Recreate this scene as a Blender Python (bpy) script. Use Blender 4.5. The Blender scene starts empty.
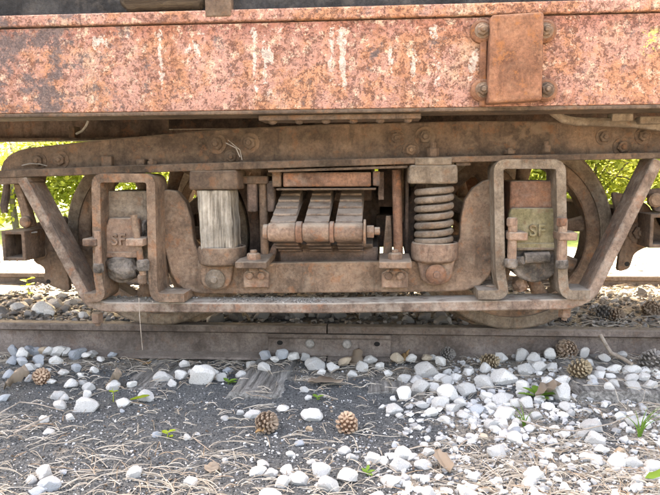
import bpy, bmesh, math, random
from mathutils import Vector, Matrix, noise
rad = math.radians
random.seed(11)
scene = bpy.context.scene
COL = scene.collection

# ------------------------------------------------------------------ camera
CAM = Vector((0.217, -2.53, 0.70)); YAW, PITCH, ROLL = 4.45, 6.67, -0.39
FPX = 640.0
CAMR = Matrix.Rotation(rad(YAW), 3, 'Z') @ Matrix.Rotation(rad(90 - PITCH), 3, 'X') @ Matrix.Rotation(rad(ROLL), 3, 'Z')
cd = bpy.data.cameras.new('camera'); cam = bpy.data.objects.new('camera', cd); COL.objects.link(cam)
cam.matrix_world = Matrix.Translation(CAM) @ CAMR.to_4x4()
scene.cycles.max_bounces = 6; scene.cycles.diffuse_bounces = 4
cd.sensor_width = 36; cd.lens = FPX / 660 * 36; cd.clip_start = 0.05; cd.clip_end = 600
scene.camera = cam

# ------------------------------------------------------------------ sky, sun, exposure
SUN_EL, SUN_AZ = 43, -22          # azimuth measured clockwise from +Y
w = bpy.data.worlds.new('World'); scene.world = w; w.use_nodes = True
nt = w.node_tree
sky = nt.nodes.new('ShaderNodeTexSky'); sky.sky_type = 'NISHITA'; sky.sun_disc = False
sky.sun_elevation = rad(SUN_EL); sky.sun_rotation = rad(SUN_AZ); sky.dust_density = 8.0; sky.air_density = 0.8; sky.ozone_density = 0.2
bg = nt.nodes['Background']; bg.inputs['Strength'].default_value = 0.15
nt.links.new(sky.outputs[0], bg.inputs['Color'])
sl = bpy.data.lights.new('sun', 'SUN'); so = bpy.data.objects.new('sun', sl); COL.objects.link(so)
sl.energy = 4.8; sl.angle = rad(2); sl.color = (1.0, 0.95, 0.88)
sd = Vector((math.sin(rad(SUN_AZ)) * math.cos(rad(SUN_EL)), math.cos(rad(SUN_AZ)) * math.cos(rad(SUN_EL)), math.sin(rad(SUN_EL))))
so.rotation_euler = sd.to_track_quat('Z', 'Y').to_euler(); so.location = sd * 20
vs = scene.view_settings
vs.view_transform = 'Standard'; vs.look = 'None'; vs.gamma = 1.0; vs.use_curve_mapping = False
vs.exposure = 4.1; vs.use_white_balance = True; vs.white_balance_temperature = 8700; vs.white_balance_tint = 12

# ------------------------------------------------------------------ helpers
def ray(px, py):
    return CAMR @ Vector(((px - 330) / FPX, -(py - 247.5) / FPX, -1))
def P(px, py, Y):                       # the point of the plane at depth Y
    d = ray(px, py); return CAM + d * ((Y - CAM.y) / d.y)
def PZ(px, py, Z):                      # the point of the level at height Z
    d = ray(px, py); return CAM + d * ((Z - CAM.z) / d.z)
def scale_at(Y): return (Y - CAM.y) / FPX   # metres per pixel, about

def link(o):
    COL.objects.link(o); return o
def tag(o, label=None, cat=None, group=None, kind=None):
    if label: o['label'] = label
    if cat: o['category'] = cat
    if group: o['group'] = group
    if kind: o['kind'] = kind
    return o
WORLD = {}
def empty(name, loc, label=None, cat=None, group=None):
    o = bpy.data.objects.new(name, None); o.location = loc; o.empty_display_size = .1
    WORLD[o] = Vector(loc); return tag(link(o), label, cat, group)
def to_mesh(name, bm, smooth=35):
    bmesh.ops.recalc_face_normals(bm, faces=bm.faces)
    me = bpy.data.meshes.new(name); bm.to_mesh(me); bm.free()
    if smooth:
        for p in me.polygons: p.use_smooth = True
        me.set_sharp_from_angle(angle=rad(smooth))
    return me
def place(name, me, loc, parent=None, rot=None, scale=None, mat=None):
    o = bpy.data.objects.new(name, me)
    if mat and not me.materials: me.materials.append(mat)
    o.location = Vector(loc) - (WORLD[parent] if parent else Vector((0, 0, 0)))
    if parent: o.parent = parent
    if rot: o.rotation_euler = rot
    if scale: o.scale = scale if not isinstance(scale, (int, float)) else (scale,) * 3
    WORLD[o] = Vector(loc); return link(o)
def mk(name, bm, mat, parent=None, bevel=0.0, smooth=35, seg=2):
    bm.verts.ensure_lookup_table()
    lo = Vector([min(v.co[i] for v in bm.verts) for i in range(3)]); hi = Vector([max(v.co[i] for v in bm.verts) for i in range(3)])
    c = (lo + hi) / 2
    if not parent: c.z = lo.z
    bmesh.ops.translate(bm, verts=bm.verts, vec=-c)
    me = to_mesh(name, bm, smooth); o = place(name, me, c, parent, mat=mat)
    if bevel:
        m = o.modifiers.new('bevel', 'BEVEL'); m.width = bevel; m.segments = seg; m.limit_method = 'ANGLE'; m.angle_limit = rad(40)
        m.harden_normals = False
    return o
def box(bm, x0, x1, y0, y1, z0, z1):
    r = bmesh.ops.create_cube(bm, size=1)['verts']
    for v in r: v.co = Vector((x0 + (v.co.x + .5) * (x1 - x0), y0 + (v.co.y + .5) * (y1 - y0), z0 + (v.co.z + .5) * (z1 - z0)))
    return r
def pbox(bm, px0, py0, px1, py1, Y, depth):     # box whose front face spans a pixel rectangle at depth Y
    a = P(px0, py1, Y); b = P(px1, py0, Y)
    return box(bm, a.x, b.x, Y, Y + depth, a.z, b.z)
def prism(bm, pts, y0, y1):                      # (x,z) outline pushed through from y0 to y1
    f = [bm.verts.new((x, y0, z)) for x, z in pts]; b = [bm.verts.new((x, y1, z)) for x, z in pts]
    n = len(pts)
    bm.faces.new(f); bm.faces.new(b[::-1])
    for i in range(n): bm.faces.new((f[i], b[i], b[(i + 1) % n], f[(i + 1) % n]))
def pprism(bm, pts, Y, depth):
    q = [P(px, py, Y) for px, py in pts]; prism(bm, [(v.x, v.z) for v in q], Y, Y + depth)
def prism_x(bm, pts, x0, x1, n=1):               # (y,z) outline along x
    xs = [x0 + (x1 - x0) * i / n for i in range(n + 1)]
    rings = [[bm.verts.new((x, y, z)) for y, z in pts] for x in xs]; k = len(pts)
    bm.faces.new(rings[0]); bm.faces.new(rings[-1][::-1])
    for a, b in zip(rings, rings[1:]):
        for i in range(k): bm.faces.new((a[i], b[i], b[(i + 1) % k], a[(i + 1) % k]))
def tube(bm, path, r, n=10, caps=True):
    path = [Vector(p) for p in path]; rs = r if isinstance(r, (list, tuple)) else [r] * len(path)
    rings = []; up = None
    for i, p in enumerate(path):
        d = (path[min(i + 1, len(path) - 1)] - path[max(i - 1, 0)]).normalized()
        if up is None: up = Vector((0, 0, 1)) if abs(d.z) < .9 else Vector((0, 1, 0))
        a = d.cross(up)
        if a.length < 1e-4: a = d.cross(Vector((1, .3, .2)))
        a.normalize(); b = a.cross(d).normalized(); up = b
        rings.append([bm.verts.new(p + (a * math.cos(t) + b * math.sin(t)) * rs[i]) for t in [2 * math.pi * k / n for k in range(n)]])
    for a, b in zip(rings, rings[1:]):
        for k in range(n): bm.faces.new((a[k], a[(k + 1) % n], b[(k + 1) % n], b[k]))
    if caps: bm.faces.new(rings[0][::-1]); bm.faces.new(rings[-1])
def lathe(bm, prof, c, axis='Z', n=24, closed=False):   # prof: (radius, along)
    c = Vector(c)
    def pt(r, h, t):
        a, b = r * math.cos(t), r * math.sin(t)
        return c + (Vector((a, b, h)) if axis == 'Z' else Vector((a, h, b)) if axis == 'Y' else Vector((h, a, b)))
    rings = [[bm.verts.new(pt(r, h, 2 * math.pi * k / n)) for k in range(n)] for r, h in prof]
    pairs = list(zip(rings, rings[1:])) + ([(rings[-1], rings[0])] if closed else [])
    for a, b in pairs:
        for k in range(n): bm.faces.new((a[k], a[(k + 1) % n], b[(k + 1) % n], b[k]))
    if not closed: bm.faces.new(rings[0][::-1]); bm.faces.new(rings[-1])
def roundpoly(pts, rr, seg=5):                   # round the corners of an outline (x,z); rr one radius or list
    out = []; n = len(pts)
    for i in range(n):
        p = Vector(pts[i]); a = Vector(pts[i - 1]); b = Vector(pts[(i + 1) % n]); r = rr[i] if isinstance(rr, (list, tuple)) else rr
        da = (a - p); db = (b - p); r = min(r, da.length * .48, db.length * .48)
        if r < 1e-5: out.append(tuple(p)); continue
        s = p + da.normalized() * r; e = p + db.normalized() * r
        for k in range(seg + 1):
            t = k / seg; out.append(tuple(s * (1 - t) ** 2 + p * 2 * t * (1 - t) + e * t * t))
    return out
def strap(center, th):                           # closed outline of a bar of thickness th along an (x,z) line
    L, Rr = [], []; c = [Vector(p) for p in center]
    for i, p in enumerate(c):
        d1 = (p - c[i - 1]).normalized() if i else None; d2 = (c[i + 1] - p).normalized() if i < len(c) - 1 else None
        d = ((d1 or d2) + (d2 or d1)).normalized(); nrm = Vector((-d.y, d.x))
        k = 1 / max(.5, nrm.dot(Vector((-(d2 or d1).y, (d2 or d1).x))))
        L.append(tuple(p + nrm * th / 2 * k)); Rr.append(tuple(p - nrm * th / 2 * k))
    return L + Rr[::-1]
def curve_pts(pts, r, seg=6):                    # round an open line
    out = [pts[0]]
    for i in range(1, len(pts) - 1):
        p = Vector(pts[i]); a = Vector(pts[i - 1]); b = Vector(pts[i + 1]); q = min(r, (a - p).length * .49, (b - p).length * .49)
        s = p + (a - p).normalized() * q; e = p + (b - p).normalized() * q
        for k in range(seg + 1):
            t = k / seg; out.append(tuple(s * (1 - t) ** 2 + p * 2 * t * (1 - t) + e * t * t))
    return out + [pts[-1]]

# ------------------------------------------------------------------ materials
class NT:
    def __init__(s, name):
        s.m = bpy.data.materials.new(name); s.m.use_nodes = True; s.t = s.m.node_tree; s.b = s.t.nodes['Principled BSDF']
        s.out = s.t.nodes['Material Output']
    def n(s, typ, **kw):
        x = s.t.nodes.new('ShaderNode' + typ)
        for k, v in kw.items(): setattr(x, k, v)
        return x
    def l(s, a, b): s.t.links.new(a, b)
    def set(s, sock, v):
        if isinstance(v, bpy.types.NodeSocket): s.l(v, sock)
        else: sock.default_value = v
    def coord(s, rnd=37.0):
        tc = s.n('TexCoord'); oi = s.n('ObjectInfo'); mu = s.n('Math', operation='MULTIPLY'); s.l(oi.outputs['Random'], mu.inputs[0]); mu.inputs[1].default_value = rnd
        ad = s.n('VectorMath', operation='ADD'); s.l(tc.outputs['Object'], ad.inputs[0]); s.l(mu.outputs[0], ad.inputs[1]); return ad.outputs[0], tc.outputs['Object'], oi.outputs['Random']
    def noise(s, vec, scale, detail=6, rough=.6, dist=0):
        x = s.n('TexNoise'); s.l(vec, x.inputs['Vector']); x.inputs['Scale'].default_value = scale; x.inputs['Detail'].default_value = min(detail, 4 if scale >= 30 else 5 if scale >= 10 else 7)
        x.inputs['Roughness'].default_value = rough; x.inputs['Distortion'].default_value = dist; return x.outputs['Fac']
    def ramp(s, fac, stops):
        x = s.n('ValToRGB'); s.l(fac, x.inputs[0]); e = x.color_ramp.elements
        while len(e) < len(stops): e.new(.5)
        for el, (p, c) in zip(e, stops):
            el.position = p; el.color = (c if isinstance(c, tuple) else (c, c, c)) + (1,)
        return x.outputs[0]
    def mix(s, f, a, b, mode='MIX'):
        x = s.n('Mix', data_type='RGBA', blend_type=mode)
        s.set(x.inputs[0], f); 
        for k, v in ((6, a), (7, b)):
            s.set(x.inputs[k], v if isinstance(v, bpy.types.NodeSocket) else tuple(v) + (1,))
        return x.outputs[2]
    def math(s, op, a, b=0.0, clamp=False):
        x = s.n('Math', operation=op, use_clamp=clamp); s.set(x.inputs[0], a); s.set(x.inputs[1], b); return x.outputs[0]
    def step(s, v, lo, hi):
        x = s.n('MapRange', interpolation_type='SMOOTHSTEP'); s.l(v, x.inputs[0]); x.inputs[1].default_value = lo; x.inputs[2].default_value = hi; return x.outputs[0]
    def bump(s, h, strength=.3, dist=.01, prev=None):
        x = s.n('Bump'); x.inputs['Strength'].default_value = strength; x.inputs['Distance'].default_value = dist; s.l(h, x.inputs['Height'])
        if prev: s.l(prev, x.inputs['Normal'])
        return x.outputs[0]
    def done(s, col, rough=.85, nrm=None, metal=0.0, spec=.3):
        s.set(s.b.inputs['Base Color'], col if isinstance(col, bpy.types.NodeSocket) else tuple(col) + (1,)); s.set(s.b.inputs['Roughness'], rough); s.b.inputs['Metallic'].default_value = metal
        s.b.inputs['Specular IOR Level'].default_value = spec
        if nrm: s.l(nrm, s.b.inputs['Normal'])
        return s.m

def rust(name, dark, mid, light, dust=(.26, .225, .19), dustamt=.7, scale=5, bump=.5, spots=None, spotamt=.5):
    t = NT(name); v, vo, r = t.coord()
    n1 = t.noise(v, scale, 9, .68); c = t.ramp(n1, [(.34, dark), (.5, mid), (.66, light)])
    n2 = t.noise(v, 85, 7, .8); c = t.mix(.6, c, t.ramp(n2, [(.3, .4), (.5, .95), (.7, 1.5)]), 'MULTIPLY')
    n5 = t.noise(v, 34, 9, .8, .15); c = t.mix(t.math('MULTIPLY', t.step(n5, .57, .64), .3), c, tuple(k * .45 for k in dark))
    n6 = t.noise(v, 11, 9, .78, .2); c = t.mix(t.math('MULTIPLY', t.step(n6, .54, .64), .3), c, tuple(k * 1.3 for k in light))
    mp = t.n('Mapping'); t.l(v, mp.inputs[0]); mp.inputs['Scale'].default_value = (1, 1, .18); run = t.noise(mp.outputs[0], 24, 6, .7)   # runs of dark water stain
    c = t.mix(t.math('MULTIPLY', t.step(run, .54, .66), .55), c, tuple(k * .8 for k in dark))
    n7 = t.noise(v, 3.2, 5, .6); c = t.mix(.6, c, t.ramp(n7, [(.3, .55), (.5, 1.0), (.7, 1.3)]), 'MULTIPLY')
    if spots:
        n4 = t.noise(v, 17, 6, .75); c = t.mix(t.math('MULTIPLY', t.step(n4, .54, .64), spotamt), c, spots)
    # dried grime lying on what faces up, and dusty film everywhere in blotches
    geo = t.n('NewGeometry'); sep = t.n('SeparateXYZ'); t.l(geo.outputs['Normal'], sep.inputs[0])
    up = t.step(sep.outputs['Z'], .35, .9); n3 = t.noise(v, 22, 6, .65)
    film = t.math('MULTIPLY', t.step(n3, .46, .7), .35)
    d = t.math('MULTIPLY', t.math('MAXIMUM', t.math('MULTIPLY', up, t.step(n3, .22, .6)), film), dustamt)
    c = t.mix(d, c, dust)
    h = t.math('ADD', t.noise(v, 90, 8, .78), t.math('MULTIPLY', t.noise(v, 25, 7, .7), 1.2))
    return t.done(c, .88, t.bump(h, bump * 1.7, .006), spec=.25)

M = {}
M['rust'] = rust('rust_brown', (0.075, 0.052, 0.038), (0.162, 0.109, 0.076), (0.248, 0.163, 0.112), dust=(0.331, 0.268, 0.204), spots=(0.285, 0.124, 0.057), spotamt=.4)
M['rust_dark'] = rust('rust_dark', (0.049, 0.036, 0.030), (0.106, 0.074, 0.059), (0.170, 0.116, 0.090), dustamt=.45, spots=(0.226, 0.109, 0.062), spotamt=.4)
M['rust_frame'] = rust('rust_frame', (0.044, 0.031, 0.022), (0.095, 0.065, 0.047), (0.147, 0.096, 0.064), dust=(0.193, 0.151, 0.113), dustamt=.8, spots=(0.166, 0.080, 0.041), spotamt=.5)
M['rust_red'] = rust('rust_red', (0.087, 0.050, 0.033), (0.170, 0.091, 0.060), (0.243, 0.131, 0.081), spots=(0.292, 0.117, 0.053), spotamt=.5)
M['rust_pink'] = rust('rust_pink', (0.105, 0.068, 0.050), (0.205, 0.134, 0.096), (0.289, 0.194, 0.140), dust=(0.339, 0.282, 0.216), dustamt=.85, spots=(0.268, 0.116, 0.061), spotamt=.5)
M['rust_green'] = rust('rust_olive', (0.115, 0.098, 0.049), (0.210, 0.179, 0.101), (0.284, 0.240, 0.150), dust=(0.324, 0.286, 0.215), spots=(0.162, 0.091, 0.055), spotamt=.5)
M['rust_grey'] = rust('rust_grey', (0.077, 0.059, 0.044), (0.160, 0.124, 0.092), (0.236, 0.189, 0.143), dust=(0.332, 0.286, 0.235), dustamt=.9, spots=(0.215, 0.114, 0.065), spotamt=.35)
M['grease'] = rust('greasy_iron', (0.027, 0.023, 0.020), (0.098, 0.085, 0.072), (0.219, 0.188, 0.160), dust=(0.268, 0.229, 0.198), scale=14, spots=(0.135, 0.085, 0.054), spotamt=.5)
M['leaf_spring'] = rust('leaf_spring_steel', (0.072, 0.053, 0.043), (0.156, 0.115, 0.090), (0.234, 0.181, 0.144), dust=(0.312, 0.256, 0.206), dustamt=.9, scale=9, spots=(0.247, 0.131, 0.062), spotamt=.5)
M['rail'] = rust('rail_steel', (0.085, 0.065, 0.054), (0.146, 0.117, 0.100), (0.211, 0.174, 0.152), dust=(0.231, 0.197, 0.167), dustamt=.55, spots=(0.163, 0.104, 0.074), spotamt=.4)
M['strap'] = rust('rust_strap', (0.086, 0.060, 0.046), (0.180, 0.128, 0.098), (0.258, 0.188, 0.144), dust=(0.386, 0.342, 0.286), dustamt=1.0, spots=(0.258, 0.119, 0.067), spotamt=.5)
M['rust_orange'] = rust('rust_orange', (0.107, 0.049, 0.029), (0.202, 0.095, 0.057), (0.269, 0.135, 0.081), dust=(0.242, 0.155, 0.104), dustamt=.5, scale=7, spots=(0.282, 0.115, 0.044), spotamt=.7)
M['black'] = NT('deep_black').done((.012, .011, .010), .95)

def mat_sill(name='peeling_paint_sill', marks=True):
    t = NT(name); v, vo, r = t.coord(0)
    sep = t.n('SeparateXYZ'); t.l(vo, sep.inputs[0]); X, Z = sep.outputs['X'], sep.outputs['Z']
    lowf = t.noise(v, 2.1, 4, .6); big = t.noise(v, 3.0, 10, .75, .2)
    c = t.ramp(big, [(.34, (.22, .10, .072)), (.45, (.32, .165, .125)), (.53, (.37, .20, .158)), (.64, (.40, .245, .17))])
    org = t.noise(v, 5, 10, .78, .1); c = t.mix(t.math('MULTIPLY', t.step(t.math('ADD', org, t.math('MULTIPLY', lowf, .15)), .54, .66), .75), c, (.36, .165, .085))
    top = t.math('MULTIPLY', t.step(t.math('ADD', Z, t.math('MULTIPLY', big, .12)), .13, .20), .55); c = t.mix(top, c, (.23, .08, .062))      # darker maroon coat left along the top
    crm = t.noise(v, 26, 10, .82); c = t.mix(t.math('MULTIPLY', t.step(t.math('SUBTRACT', crm, t.math('MULTIPLY', lowf, .12)), .49, .55), .8), c, (.50, .36, .265))
    mp = t.n('Mapping'); t.l(v, mp.inputs[0]); mp.inputs['Scale'].default_value = (1, 1, .14)   # runs down the plate
    run = t.noise(mp.outputs[0], 19, 8, .72); c = t.mix(t.math('MULTIPLY', t.step(run, .56, .66), .5), c, (.26, .105, .058))
    fl = t.noise(v, 70, 8, .8); pit = t.noise(v, 62, 10, .84); pl_ = t.math('ADD', pit, t.math('MULTIPLY', t.math('SUBTRACT', lowf, .5), .18))
    c = t.mix(t.math('MULTIPLY', t.step(pl_, .52, .60), .75), c, (.11, .047, .032))
    pit2 = t.noise(v, 19, 10, .82); c = t.mix(t.math('MULTIPLY', t.step(pit2, .56, .63), .65), c, (.15, .062, .038))
    # bare slate grey metal where the paint has gone, most of it towards the left end
    left = t.math('SUBTRACT', 1.0, t.step(X, -1.05, -.40)); gr = t.noise(v, 8, 10, .8)
    g = t.step(t.math('ADD', gr, t.math('MULTIPLY', left, .135)), .58, .67)
    c = t.mix(t.math('MULTIPLY', g, .88), c, t.mix(t.noise(v, 70, 5, .7), (.055, .046, .045), (.17, .13, .125)))
    wear = t.noise(v, 34, 10, .8)
    if marks:
        # remains of white stencil strokes, worn through
        wob = t.math('MULTIPLY', t.math('SUBTRACT', t.noise(v, 30, 6, .7), .5), .035); X = t.math('ADD', X, wob); stripes = None
        for x0, x1, z0, z1, a in STROKES:
            mx = t.math('MULTIPLY', t.step(X, x0 - .007, x0 + .007), t.math('SUBTRACT', 1.0, t.step(X, x1 - .007, x1 + .007)))
            mz = t.math('MULTIPLY', t.step(Z, z0 - .03, z0 + .03), t.math('SUBTRACT', 1.0, t.step(Z, z1 - .02, z1 + .02)))
            m = t.math('MULTIPLY', t.math('MULTIPLY', mx, mz), a); stripes = m if stripes is None else t.math('MAXIMUM', stripes, m)
        wm = t.step(t.math('ADD', wear, t.math('MULTIPLY', stripes, .17)), .585, .66)
        c = t.mix(t.math('MULTIPLY', t.math('MULTIPLY', wm, t.step(stripes, .08, .4)), .62), c, (.60, .53, .46))
        yl = t.math('MULTIPLY', t.math('MULTIPLY', t.step(X, YEL[0] - .03, YEL[0]), t.math('SUBTRACT', 1.0, t.step(X, YEL[0] + .02, YEL[0] + .05))),
                    t.math('MULTIPLY', t.step(Z, YEL[1] - .06, YEL[1] - .02), t.math('SUBTRACT', 1.0, t.step(Z, YEL[1] + .02, YEL[1] + .05))))
        c = t.mix(t.math('MULTIPLY', yl, t.step(wear, .50, .54)), c, (.6, .5, .14))
    h = t.math('ADD', t.math('MULTIPLY', t.step(fl, .52, .60), .5), t.math('ADD', t.math('MULTIPLY', t.noise(v, 120, 5, .7), .6), t.math('ADD', t.noise(v, 30, 7, .75), t.math('MULTIPLY', t.step(pl_, .53, .6), -.7))))
    return t.done(c, .8, t.bump(h, .8, .007), spec=.3)

# ------------------------------------------------------------------ ground
def smooth(a, b, x):
    t = max(0, min(1, (x - a) / (b - a))); return t * t * (3 - 2 * t)
def gz(x, y):
    z = -.168 + .018 * smooth(-.35, .25, y)
    z += .022 * smooth(.35, .9, x) * smooth(-.5, .2, y)
    z += (.072 - .02 * smooth(.3, .9, x)) * smooth(.36, .75, y) + .02 * smooth(1.8, 2.4, y)
    z -= .020 * smooth(-1.0, -.85, x) * (1 - smooth(-.42, -.28, x)) * smooth(-.05, .15, y) * (1 - smooth(.34, .42, y))
    near = 1 if abs(x) < 4 and -2 < y < 5 else .3
    z += near * (.010 * noise.noise((x * 3.1, y * 3.1, 1.7)) + .005 * noise.noise((x * 11, y * 11, 4.2)) + .0022 * noise.noise((x * 34, y * 34, 9.1)))
    return z
def axis_steps(c0, c1, fine, far):
    xs = []; x = c0
    while x <= c1: xs.append(x); x += fine
    s = fine; a = c1
    while a < far: s *= 1.35; a += s; xs.append(a)
    s = fine; a = c0
    while a > -far: s *= 1.35; a -= s; xs.insert(0, a)
    return xs
def mat_ground():
    t = NT('cinder_and_litter'); v, vo, r = t.coord(0); sep = t.n('SeparateXYZ'); t.l(vo, sep.inputs[0]); X, Y = sep.outputs['X'], sep.outputs['Y']
    cin = t.ramp(t.noise(v, 130, 5, .8), [(.3, (.035, .037, .037)), (.5, (.094, .099, .10)), (.7, (.23, .235, .232))])
    lit = t.ramp(t.noise(v, 70, 7, .75), [(.3, (.10, .088, .072)), (.5, (.26, .23, .19)), (.7, (.46, .42, .36))])
    m = t.noise(v, 3.4, 7, .65)
    right = t.math('MULTIPLY', t.step(X, -.1, .75), .20)
    rail = t.math('MULTIPLY', t.step(Y, -.05, .22), .17)
    c = t.mix(t.step(t.math('ADD', m, t.math('ADD', right, rail)), .60, .72), cin, lit)
    # pale gravel path behind the track, then grass
    gravel = t.ramp(t.noise(v, 60, 5, .7), [(.3, (.30, .28, .25)), (.55, (.58, .56, .52)), (.75, (.72, .71, .68))])
    c = t.mix(t.step(t.math('ADD', Y, t.math('MULTIPLY', m, .5)), 2.05, 2.25), c, gravel)
    grass = t.ramp(t.noise(v, 20, 6, .7), [(.35, (.05, .085, .02)), (.6, (.13, .19, .05))])
    c = t.mix(t.step(t.math('ADD', Y, t.math('MULTIPLY', m, 1.2)), 4.0, 4.8), c, grass)
    h = t.math('ADD', t.noise(v, 160, 5, .8), t.noise(v, 45, 6, .7))
    return t.done(c, .95, t.bump(h, .9, .008), spec=.15)
bm = bmesh.new()
xs = axis_steps(-1.9, 2.0, .022, 240); ys = axis_steps(-1.5, 2.3, .022, 240)
grid = [[bm.verts.new((x, y, gz(x, y))) for x in xs] for y in ys]
for a, b in zip(grid, grid[1:]):
    for i in range(len(xs) - 1): bm.faces.new((a[i], a[i + 1], b[i + 1], b[i]))
me = to_mesh('ground', bm, 180); g = place('ground', me, (0, 0, 0), mat=mat_ground()); tag(g, kind='structure')
g['label'] = 'dark blue grey cinder ground with straw coloured litter'

# ------------------------------------------------------------------ track
YR = 0.36; YC = YR + .7525
def rail_profile(yc):
    h = [(-.0325, -.006), (-.026, 0), (.026, 0), (.0325, -.006), (.034, -.030), (.012, -.040), (.008, -.055), (.008, -.110), (.016, -.128), (.066, -.142), (.068, -.152)]
    return [(yc + y, z) for y, z in h] + [(yc - y, z) for y, z in h[::-1] if (y, z) not in ((.026, 0), (-.026, 0), (-.0325, -.006), (.0325, -.006))]
def rail(x0, x1, yc, label):
    bm = bmesh.new(); prism_x(bm, rail_profile(yc), x0, x1, 1)
    return tag(mk('rail', bm, M['rail'], None, smooth=40), label, 'rail', 'track rails')
XJ = P(327, 331, YR - .033).x
rail(-9, XJ - .0035, YR, 'near weathered steel rail left of the bolted joint'); rail(XJ + .0035, 9, YR, 'near weathered steel rail right of the bolted joint')
rail(-9, 9, YR + 1.505, 'far steel rail beyond the wheels with bright gravel behind it')
def bolt_mesh(name, hexr=.022, hh=.018, shank=.010, proud=.014, washer=.03, n=6):
    bm = bmesh.new()
    if washer: lathe(bm, [(washer, 0), (washer, -.004), (washer * .9, -.005)], (0, 0, 0), 'Y', 18)
    lathe(bm, [(hexr, -.004), (hexr, -.004 - hh * .8), (hexr * .82, -.004 - hh)], (0, 0, 0), 'Y', n)
    if proud: lathe(bm, [(shank, -hh), (shank, -hh - proud), (shank * .7, -hh - proud - .003)], (0, 0, 0), 'Y', 12)
    return to_mesh(name, bm, 30)
BOLT = bolt_mesh('bolt'); BOLT.materials.append(M['rust'])
BOLTD = bolt_mesh('bolt', .02, .016, .009, .010); BOLTD.materials.append(M['rust_frame'])
RIVET = bmesh.new(); lathe(RIVET, [(.017, 0), (.016, -.006), (.010, -.011), (.003, -.013)], (0, 0, 0), 'Y', 14); RIVET = to_mesh('rivet', RIVET, 60); RIVET.materials.append(M['rust_frame'])
# joint bar
bm = bmesh.new(); a = P(267, 340, YR - .05).x; b = P(391, 340, YR - .05).x
prism_x(bm, [(YR - .012, -.040), (YR - .034, -.037), (YR - .036, -.052), (YR - .026, -.062), (YR - .026, -.098), (YR - .034, -.112), (YR - .05, -.122), (YR - .05, -.134), (YR - .02, -.126), (YR - .012, -.11)], a, b)
jb = mk('joint_bar', bm, M['rail'], None, bevel=.002); tag(jb, 'steel joint bar with two bolts and two black painted holes bridging the near rail joint', 'joint bar')
pale = rust('pale_bolt', (.12, .11, .1), (.26, .245, .225), (.36, .34, .32), dustamt=.3)
rb = bmesh.new(); lathe(rb, [(.021, 0), (.021, -.010), (.017, -.016), (.008, -.019)], (0, 0, 0), 'Y', 20); RB = to_mesh('bolt', rb, 40); RB.materials.append(pale)
hb = bmesh.new(); lathe(hb, [(.012, -.001), (.012, .002)], (0, 0, 0), 'Y', 16); HB = to_mesh('hole_shade_disc', hb, 0); HB.materials.append(M['black'])  # flat black disc whose colour stands for the shade in an open hole
for px in (310, 347): place('bolt', RB, (P(px, 347, YR - .026).x, YR - .027, -.081), jb)
for px in (280, 377): place('hole_shade_disc', HB, (P(px, 347, YR - .026).x, YR - .027, -.080), jb, scale=(1.15, 1, .9))

# sleepers
def mat_wood(name, d, m_, l, grain=(1, 30, 30), dust=.3):
    t = NT(name); v, vo, r = t.coord(); mp = t.n('Mapping'); t.l(v, mp.inputs[0]); mp.inputs['Scale'].default_value = grain
    n1 = t.noise(mp.outputs[0], 2.2, 8, .7, .4); c = t.ramp(n1, [(.32, d), (.5, m_), (.68, l)])
    c = t.mix(dust, c, t.ramp(t.noise(v, 14, 6, .7), [(.3, .5), (.7, 1.3)]), 'MULTIPLY')
    return t.done(c, .92, t.bump(n1, .9, .012), spec=.15)
M['tie'] = mat_wood('weathered_sleeper_wood', (.045, .042, .038), (.19, .18, .165), (.36, .345, .315), (30, 1.2, 30))
TIES = []
def sleeper(px, yend, z, wpx, label, yaw=0.0):
    p = P(px, 395, -.1); wd = wpx * scale_at(-.1); x0, x1 = p.x - wd / 2, p.x + wd / 2; TIES.append((x0, x1, yend, z))
    bm = bmesh.new(); rr = random.Random(int(px)); y1 = 2.35; n = 40
    prof0 = [(x0, z - .16), (x0, z - .02), (x0 + .02, z), ((x0 + x1) / 2, z + .004), (x1 - .025, z), (x1, z - .02), (x1, z - .16)]
    rings = []
    for i in range(n + 1):
        y = yend + (y1 - yend) * (i / n) ** 1.6
        e = 1 if i else .3
        rings.append([bm.verts.new((x + rr.uniform(-.006, .006) + (y - .36) * yaw, y + rr.uniform(-.012, .012) * (i == 0), zz + rr.uniform(-.006, .005) * (zz > z - .1))) for x, zz in prof0])
    bm.faces.new(rings[0]); bm.faces.new(rings[-1][::-1])
    for a, b in zip(rings, rings[1:]):
        for k in range(len(prof0)): bm.faces.new((a[k], b[k], b[(k + 1) % len(prof0)], a[(k + 1) % len(prof0)]))
    o = mk('sleeper', bm, M['tie'], None, bevel=.006, smooth=30)
    tag(o, label, 'sleeper', 'wooden sleepers under the rails')
sleeper(263, -.17, -.146, 58, 'grey weathered wooden sleeper end just left of the rail joint', .05)
sleeper(397, -.10, -.152, 66, 'sunken dark wooden sleeper end just right of the rail joint')
sleeper(622, -.17, -.116, 96, 'split grey wooden sleeper end under the white stones at right')
sleeper(140, -.10, -.165, 60, 'wooden sleeper almost buried under needles at left')

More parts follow.
